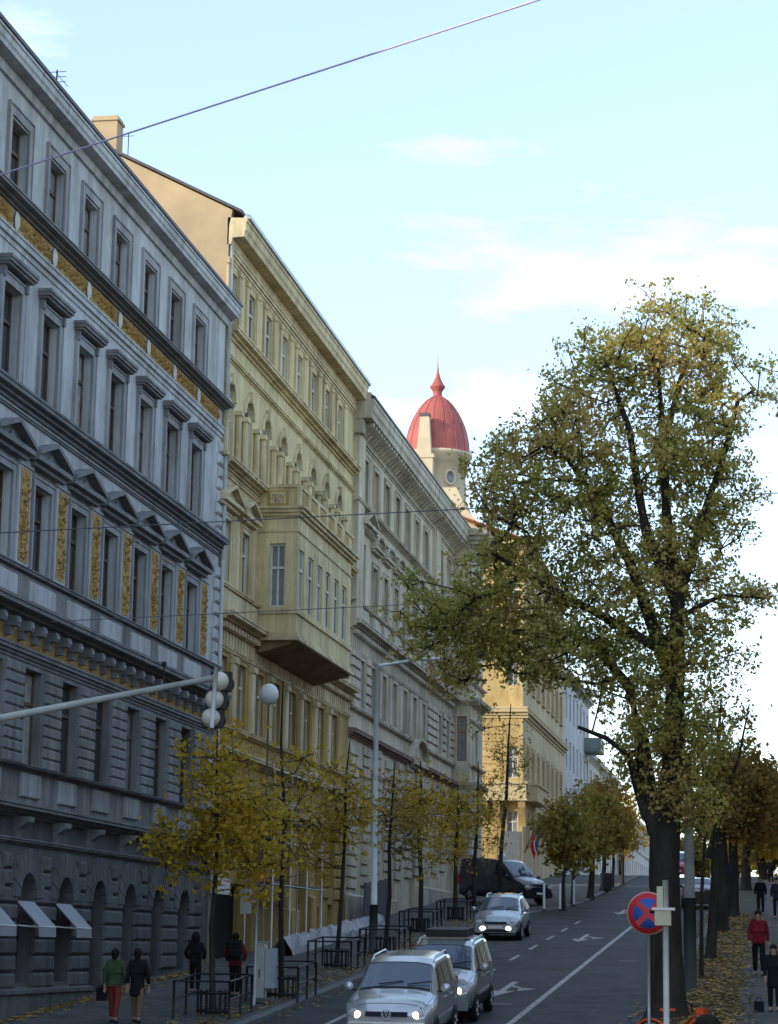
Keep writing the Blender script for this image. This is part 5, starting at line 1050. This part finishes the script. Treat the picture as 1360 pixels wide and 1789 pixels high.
def person(pos, rz, ht, top, bottom, hair, label, stride=.16, coat=False, skirt=False, longhair=False, hood=False, arms='walk', pose=None, topname='jacket', group='people on the pavements'):
    x, y, z = pos; rt = empty('person', pos, label, 'person', group); rt.rotation_euler[2] = rz; k = ht / 1.75; rt.scale = (k, k, k)
    # local: facing -y
    sL, sR = stride, -stride; sw = .12 if arms == 'walk' else .02
    J = dict(pel=(0, 0, .95), spi=(0, 0, 1.12), che=(0, -.005, 1.32), nec=(0, .0, 1.48), hb=(0, -.015, 1.56), ht=(0, -.02, 1.68))
    for s_, n_, st in ((1, 'L', sL), (-1, 'R', sR)):
        J['hip' + n_] = (s_ * .095, 0, .90); J['kne' + n_] = (s_ * .10, -st * .6 - .03, .50); J['ank' + n_] = (s_ * .10, -st * 1.0 + (.03 if st < 0 else 0), .09); J['toe' + n_] = (s_ * .115, -st * 1.0 - .16 + (.03 if st < 0 else 0), .035)
        J['sho' + n_] = (s_ * .175, 0, 1.42); e_ = -st * (.7 if arms == 'walk' else .1)
        if arms == 'pocket': J['elb' + n_] = (s_ * .3, .06, 1.16); J['wri' + n_] = (s_ * .2, -.06, .98)
        else: J['elb' + n_] = (s_ * .235, .02 - e_ * .4, 1.14); J['wri' + n_] = (s_ * .235, -.06 - e_ * .9, .90)
        w_ = np.array(J['wri' + n_]); J['pal' + n_] = tuple(w_ + np.array([0, -.01, -.07]))
        for f, (dx, dl) in enumerate([(-.028, .07), (-.01, .085), (.01, .08), (.026, .062)]): J[f'f{f}a' + n_] = tuple(w_ + np.array([dx, -.012, -.11])); J[f'f{f}b' + n_] = tuple(w_ + np.array([dx * 1.05, .012, -.11 - dl]))
        J['tha' + n_] = tuple(w_ + np.array([-s_ * .03, -.035, -.075])); J['thb' + n_] = tuple(w_ + np.array([-s_ * .03, -.05, -.115]))
    names = list(J); ix = {n_: i for i, n_ in enumerate(names)}; E_ = [('pel', 'spi'), ('spi', 'che'), ('che', 'nec'), ('nec', 'hb'), ('hb', 'ht')]; Rr = dict(pel=(.14, .1), spi=(.125, .095), che=(.15, .105), nec=.055, hb=(.075, .09), ht=(.07, .085))
    for n_ in 'LR':
        E_ += [('pel', 'hip' + n_), ('hip' + n_, 'kne' + n_), ('kne' + n_, 'ank' + n_), ('ank' + n_, 'toe' + n_), ('che', 'sho' + n_), ('sho' + n_, 'elb' + n_), ('elb' + n_, 'wri' + n_), ('wri' + n_, 'pal' + n_), ('wri' + n_, 'tha' + n_), ('tha' + n_, 'thb' + n_)] + [q for f in range(4) for q in (('pal' + n_, f'f{f}a' + n_), (f'f{f}a' + n_, f'f{f}b' + n_))]
        Rr.update({'hip' + n_: .085, 'kne' + n_: .058, 'ank' + n_: .042, 'toe' + n_: (.045, .03), 'sho' + n_: .055, 'elb' + n_: .043, 'wri' + n_: .028, 'pal' + n_: (.035, .018), 'tha' + n_: .011, 'thb' + n_: .009}); Rr.update({f'f{f}{c}' + n_: .009 for f in range(4) for c in 'ab'})
    skinmesh('body', [J[n_] for n_ in names], [(ix[a], ix[b_]) for a, b_ in E_], [Rr[n_] for n_ in names], SKIN, rt, ix['pel'])
    # clothes
    hem = .62 if coat else .86
    V = [(0, .0, hem), (0, 0, hem + .06), (0, 0, 1.03), (0, 0, 1.16), (0, -.005, 1.34), (0, .005, 1.46), (0, .01, 1.525)]; Ed = [(0, 1), (1, 2), (2, 3), (3, 4), (4, 5), (5, 6)]; Ra = [(.215 if coat else .18, .17 if coat else .14), (.205 if coat else .18, .16 if coat else .14), (.18, .135), (.17, .13), (.19, .135), (.1, .09), .078]
    for n_ in 'LR':
        i0 = len(V); V += [J['sho' + n_], J['elb' + n_], tuple(np.array(J['wri' + n_]) * .93 + np.array(J['elb' + n_]) * .07)]; Ed += [(4, i0), (i0, i0 + 1), (i0 + 1, i0 + 2)]; Ra += [.085, .066, .05]
    skinmesh(topname, V, Ed, Ra, top, rt, 2)
    V = [(0, 0, .98), (0, 0, .9)]; Ed = [(0, 1)]; Ra = [(.155, .115), (.15, .115)]
    for n_ in 'LR': i0 = len(V); V += [J['hip' + n_], J['kne' + n_], tuple(np.array(J['ank' + n_]) + np.array([0, 0, .03]))]; Ed += [(1, i0), (i0, i0 + 1), (i0 + 1, i0 + 2)]; Ra += [.105, .078, .06]
    skinmesh('trousers', V, Ed, Ra, bottom, rt, 0)
    for n_ in 'LR':
        a, t = np.array(J['ank' + n_]), np.array(J['toe' + n_]); skinmesh('shoe', [tuple(a + np.array([0, .05, -.05])), tuple(a + np.array([0, -.03, -.04])), tuple(t)], [(0, 1), (1, 2)], [(.05, .045), (.055, .05), (.045, .032)], SHOE, rt)
    b = MB(); b.ell((0, .03, 1.66), (.1, .112, .112), 14, 10).ell((0, .055, 1.58), (.085, .06, .09), 12, 8)
    o = b.build('hair', hair); o.parent = rt
    if longhair: b = MB(); b.ell((0, .07, 1.53), (.1, .065, .2), 12, 8); o = b.build('hair_length', hair); o.parent = rt
    if hood: b = MB(); b.ell((0, .035, 1.62), (.135, .14, .17), 14, 10); o = b.build('hood', top); o.parent = rt
    for s_ in (-1, 1): o = MB().ell((s_ * .032, -.098, 1.625), (.012, .008, .008), 8, 6).build('eye', BLKP); o.parent = rt; o = MB().ell((s_ * .082, -.01, 1.615), (.012, .025, .032), 8, 6).build('ear', SKIN); o.parent = rt
    o = MB().ell((0, -.112, 1.595), (.012, .018, .022), 8, 6).build('nose', SKIN); o.parent = rt; o = MB().ell((0, -.1, 1.55), (.024, .008, .007), 8, 6).build('mouth', mat('lips', (.35, .12, .1), .6, 0)); o.parent = rt
    return rt
def cloth(nm, c): return mat(nm, c, .9, .15, 6.)
BLK = cloth('black_cloth', (.012, .012, .014)); DKB = cloth('dark_navy_cloth', (.02, .022, .035)); GRN = cloth('olive_green_cloth', (.055, .085, .04)); REDT = cloth('rust_red_trousers', (.22, .045, .03)); TAN = cloth('tan_trousers', (.19, .13, .085)); WINE = cloth('wine_red_cloth', (.16, .02, .03)); CRIM = cloth('crimson_cloth', (.23, .012, .03)); HAIRD = cloth('dark_hair', (.018, .013, .01)); HAIRR = cloth('auburn_hair', (.16, .05, .025)); GRYC = cloth('grey_cloth', (.1, .1, .11))
UP = R(180)
person(gpos(198, 1788), UP, 1.62, GRN, REDT, HAIRD, 'person in olive green jacket and rust red trousers walking away past the grey building', .18)
person(gpos(238, 1788), UP, 1.62, BLK, TAN, HAIRD, 'person in black coat and tan trousers walking beside the green jacket', .18, coat=True)
person(gpos(340, 1737), UP, 1.55, BLK, BLK, HAIRD, 'person all in black with hands in pockets standing by the last arched door', .05, hood=True, arms='pocket')
pB = gpos(410, 1743); person(pB, UP, 1.6, WINE, BLK, HAIRD, 'person in wine red jacket with large black backpack before the dark shopfront', .12, arms='pocket')
bp_ = empty('backpack', (pB[0], pB[1] - .2, pB[2] + 1.0), 'large black backpack on the back of the wine red jacket', 'backpack'); b = MB(); b.bevbox(-.19, .19, -.06, .13, -.06, .42, .07); o = b.build('bag', BLK); o.parent = bp_; o.rotation_euler[2] = UP
o = MB().bevbox(-.13, .13, .1, .17, 0, .2, .03).build('pocket', BLK); o.parent = bp_; o.rotation_euler[2] = UP
for s_ in (-1, 1): b = MB(); b.tube([(s_ * .11, .05, .36), (s_ * .12, .17, .42), (s_ * .12, .33, .36)], .02, 6); o = b.build('strap', BLK); o.parent = bp_
hb_ = gpos(177, 1780); hb2 = empty('handbag', (hb_[0] + .0, hb_[1], hb_[2] + .42), 'black shoulder bag hanging beside the green jacket', 'bag'); b = MB(); b.bevbox(-.1, .1, -.14, .14, -.02, .28, .04); o = b.build('bag', BLK); o.parent = hb2; b = MB(); b.tube([(0, -.1, .26), (.1, -.05, .48), (.12, .05, .5), (0, .1, .26)], .012, 5); o = b.build('strap', BLK); o.parent = hb2
person(gpos(1327, 1706), 0, 1.88, CRIM, BLK, HAIRD, 'person in crimson jacket and black trousers coming down the leafy path', .12)
person(gpos(1330, 1600), 0, 1.75, BLK, BLK, HAIRR, 'auburn haired person in black suit behind the crimson jacket', .08)
person(gpos(1354, 1769), 0, 1.58, BLK, BLK, HAIRD, 'person in black coat at the edge of the path near the small dark bag', .12, coat=True, longhair=True)
person(gpos(1359, 1606), 0, 1.8, DKB, DKB, HAIRD, 'person in dark navy clothes beside the black suit', .1)
person(gpos(1348, 1546), 0, 1.7, BLK, BLK, HAIRD, 'small dark figure far along the path under the yellow tree', .1, coat=True)
person((onY(1237, 1780, 34.)[0], 34., gz(34) + .12), UP, 1.72, BLK, BLK, HAIRD, 'person with big dark hair in the foreground, only the top of the head showing', .1, longhair=True)
q = onY(1237, 1780, 34.); o = MB().ell((0, 0, 0), (.2, .19, .17), 16, 10).build('hair_volume', HAIRD); pr = [p for p in bpy.data.objects if p.name.startswith('person') and p.parent is None][-1]; pr = bpy.data.objects['person.009']; o.parent = pr; o.location = (0, .02, 1.65)
bg_ = gpos(1327, 1768); bb_ = empty('bag', bg_, 'small dark bag standing on the leafy path', 'bag'); MB().bevbox(-.12, .12, -.08, .1, 0, .24, .03).build('body', BLK).parent = bb_; b = MB(); b.tube([(-.06, .0, .23), (-.05, 0, .33), (.05, 0, .33), (.06, 0, .23)], .012, 5); b.build('handle', BLK).parent = bb_
# ================================================================== bicycle
def bicycle(pos, rz, label):
    rt = empty('bicycle', pos, label, 'bicycle'); rt.rotation_euler = (0, R(6), rz); OR = mat('orange_red_paint', (.75, .09, .02), .4, .05); A = lambda b, n_, m: (lambda o: setattr(o, 'parent', rt))(b.build(n_, m))
    for yy in (-.52, .52):
        w_ = MB(); w_.lathe([(.33 + .018 * math.cos(t), .018 * math.sin(t)) for t in np.linspace(0, 2 * math.pi, 9)], (0, 0, 0), 28, 'x'); o = w_.build('wheel', TYRE); o.parent = rt; o.location = (0, yy, .35); sp_ = MB()
        for k in range(12): a = 2 * math.pi * k / 12; sp_.tube([(0, 0, 0), (0, .32 * math.cos(a), .32 * math.sin(a))], .004, 3)
        s_ = sp_.build('spokes', GALV); s_.parent = o; s_['kind'] = 'stuff'
        f = MB(); f.tube([(0, yy + .37 * math.cos(t), .35 + .37 * math.sin(t)) for t in np.linspace(.2, 2.6, 9)], .025, 6); A(f, 'mudguard', OR)
    f = MB(); f.tube([(0, .15, .82), (0, .08, .36), (0, -.36, .78)], .026, 8); f.tube([(0, .52, .35), (0, .08, .36)], .018, 6); f.tube([(0, .52, .35), (0, .13, .74)], .016, 6); f.tube([(0, -.33, .86), (0, -.4, .7), (0, -.52, .35)], .022, 6); A(f, 'frame', OR)
    f = MB(); f.tube([(-.29, -.16, 1.04), (-.22, -.3, 1.06), (0, -.33, 1.0), (.22, -.3, 1.06), (.29, -.16, 1.04)], .014, 6); f.tube([(0, -.33, .84), (0, -.33, 1.0)], .016, 6); A(f, 'handlebar', DARKM)
    f = MB(); f.add([(-.07, .3, .93), (.07, .3, .93), (.02, 0, .93), (-.02, 0, .93), (-.07, .3, .87), (.07, .3, .87), (.02, 0, .89), (-.02, 0, .89)], [(0, 1, 2, 3), (7, 6, 5, 4), (0, 1, 5, 4), (1, 2, 6, 5), (2, 3, 7, 6), (3, 0, 4, 7)]); A(f, 'saddle', OR)
    f = MB(); f.box(-.11, .11, -.62, -.46, .82, .95); A(f, 'basket', OR); f = MB(); f.tube([(-.1, .08, .28), (.1, .08, .44)], .012, 5); f.lathe([(.09, -.01), (.09, .01), (0, .01)], (.04, .08, .36), 16, 'x'); A(f, 'crank', DARKM); f = MB(); f.tube([(0, .15, .1), (.18, .2, .0)], .012, 5); A(f, 'kickstand', DARKM)
q = onY(1178, 1765, 44.6); bicycle((q[0], 44.6, gz(44.6) + .13), R(70), 'orange red bicycle parked at the foot of the linden by the grey post')
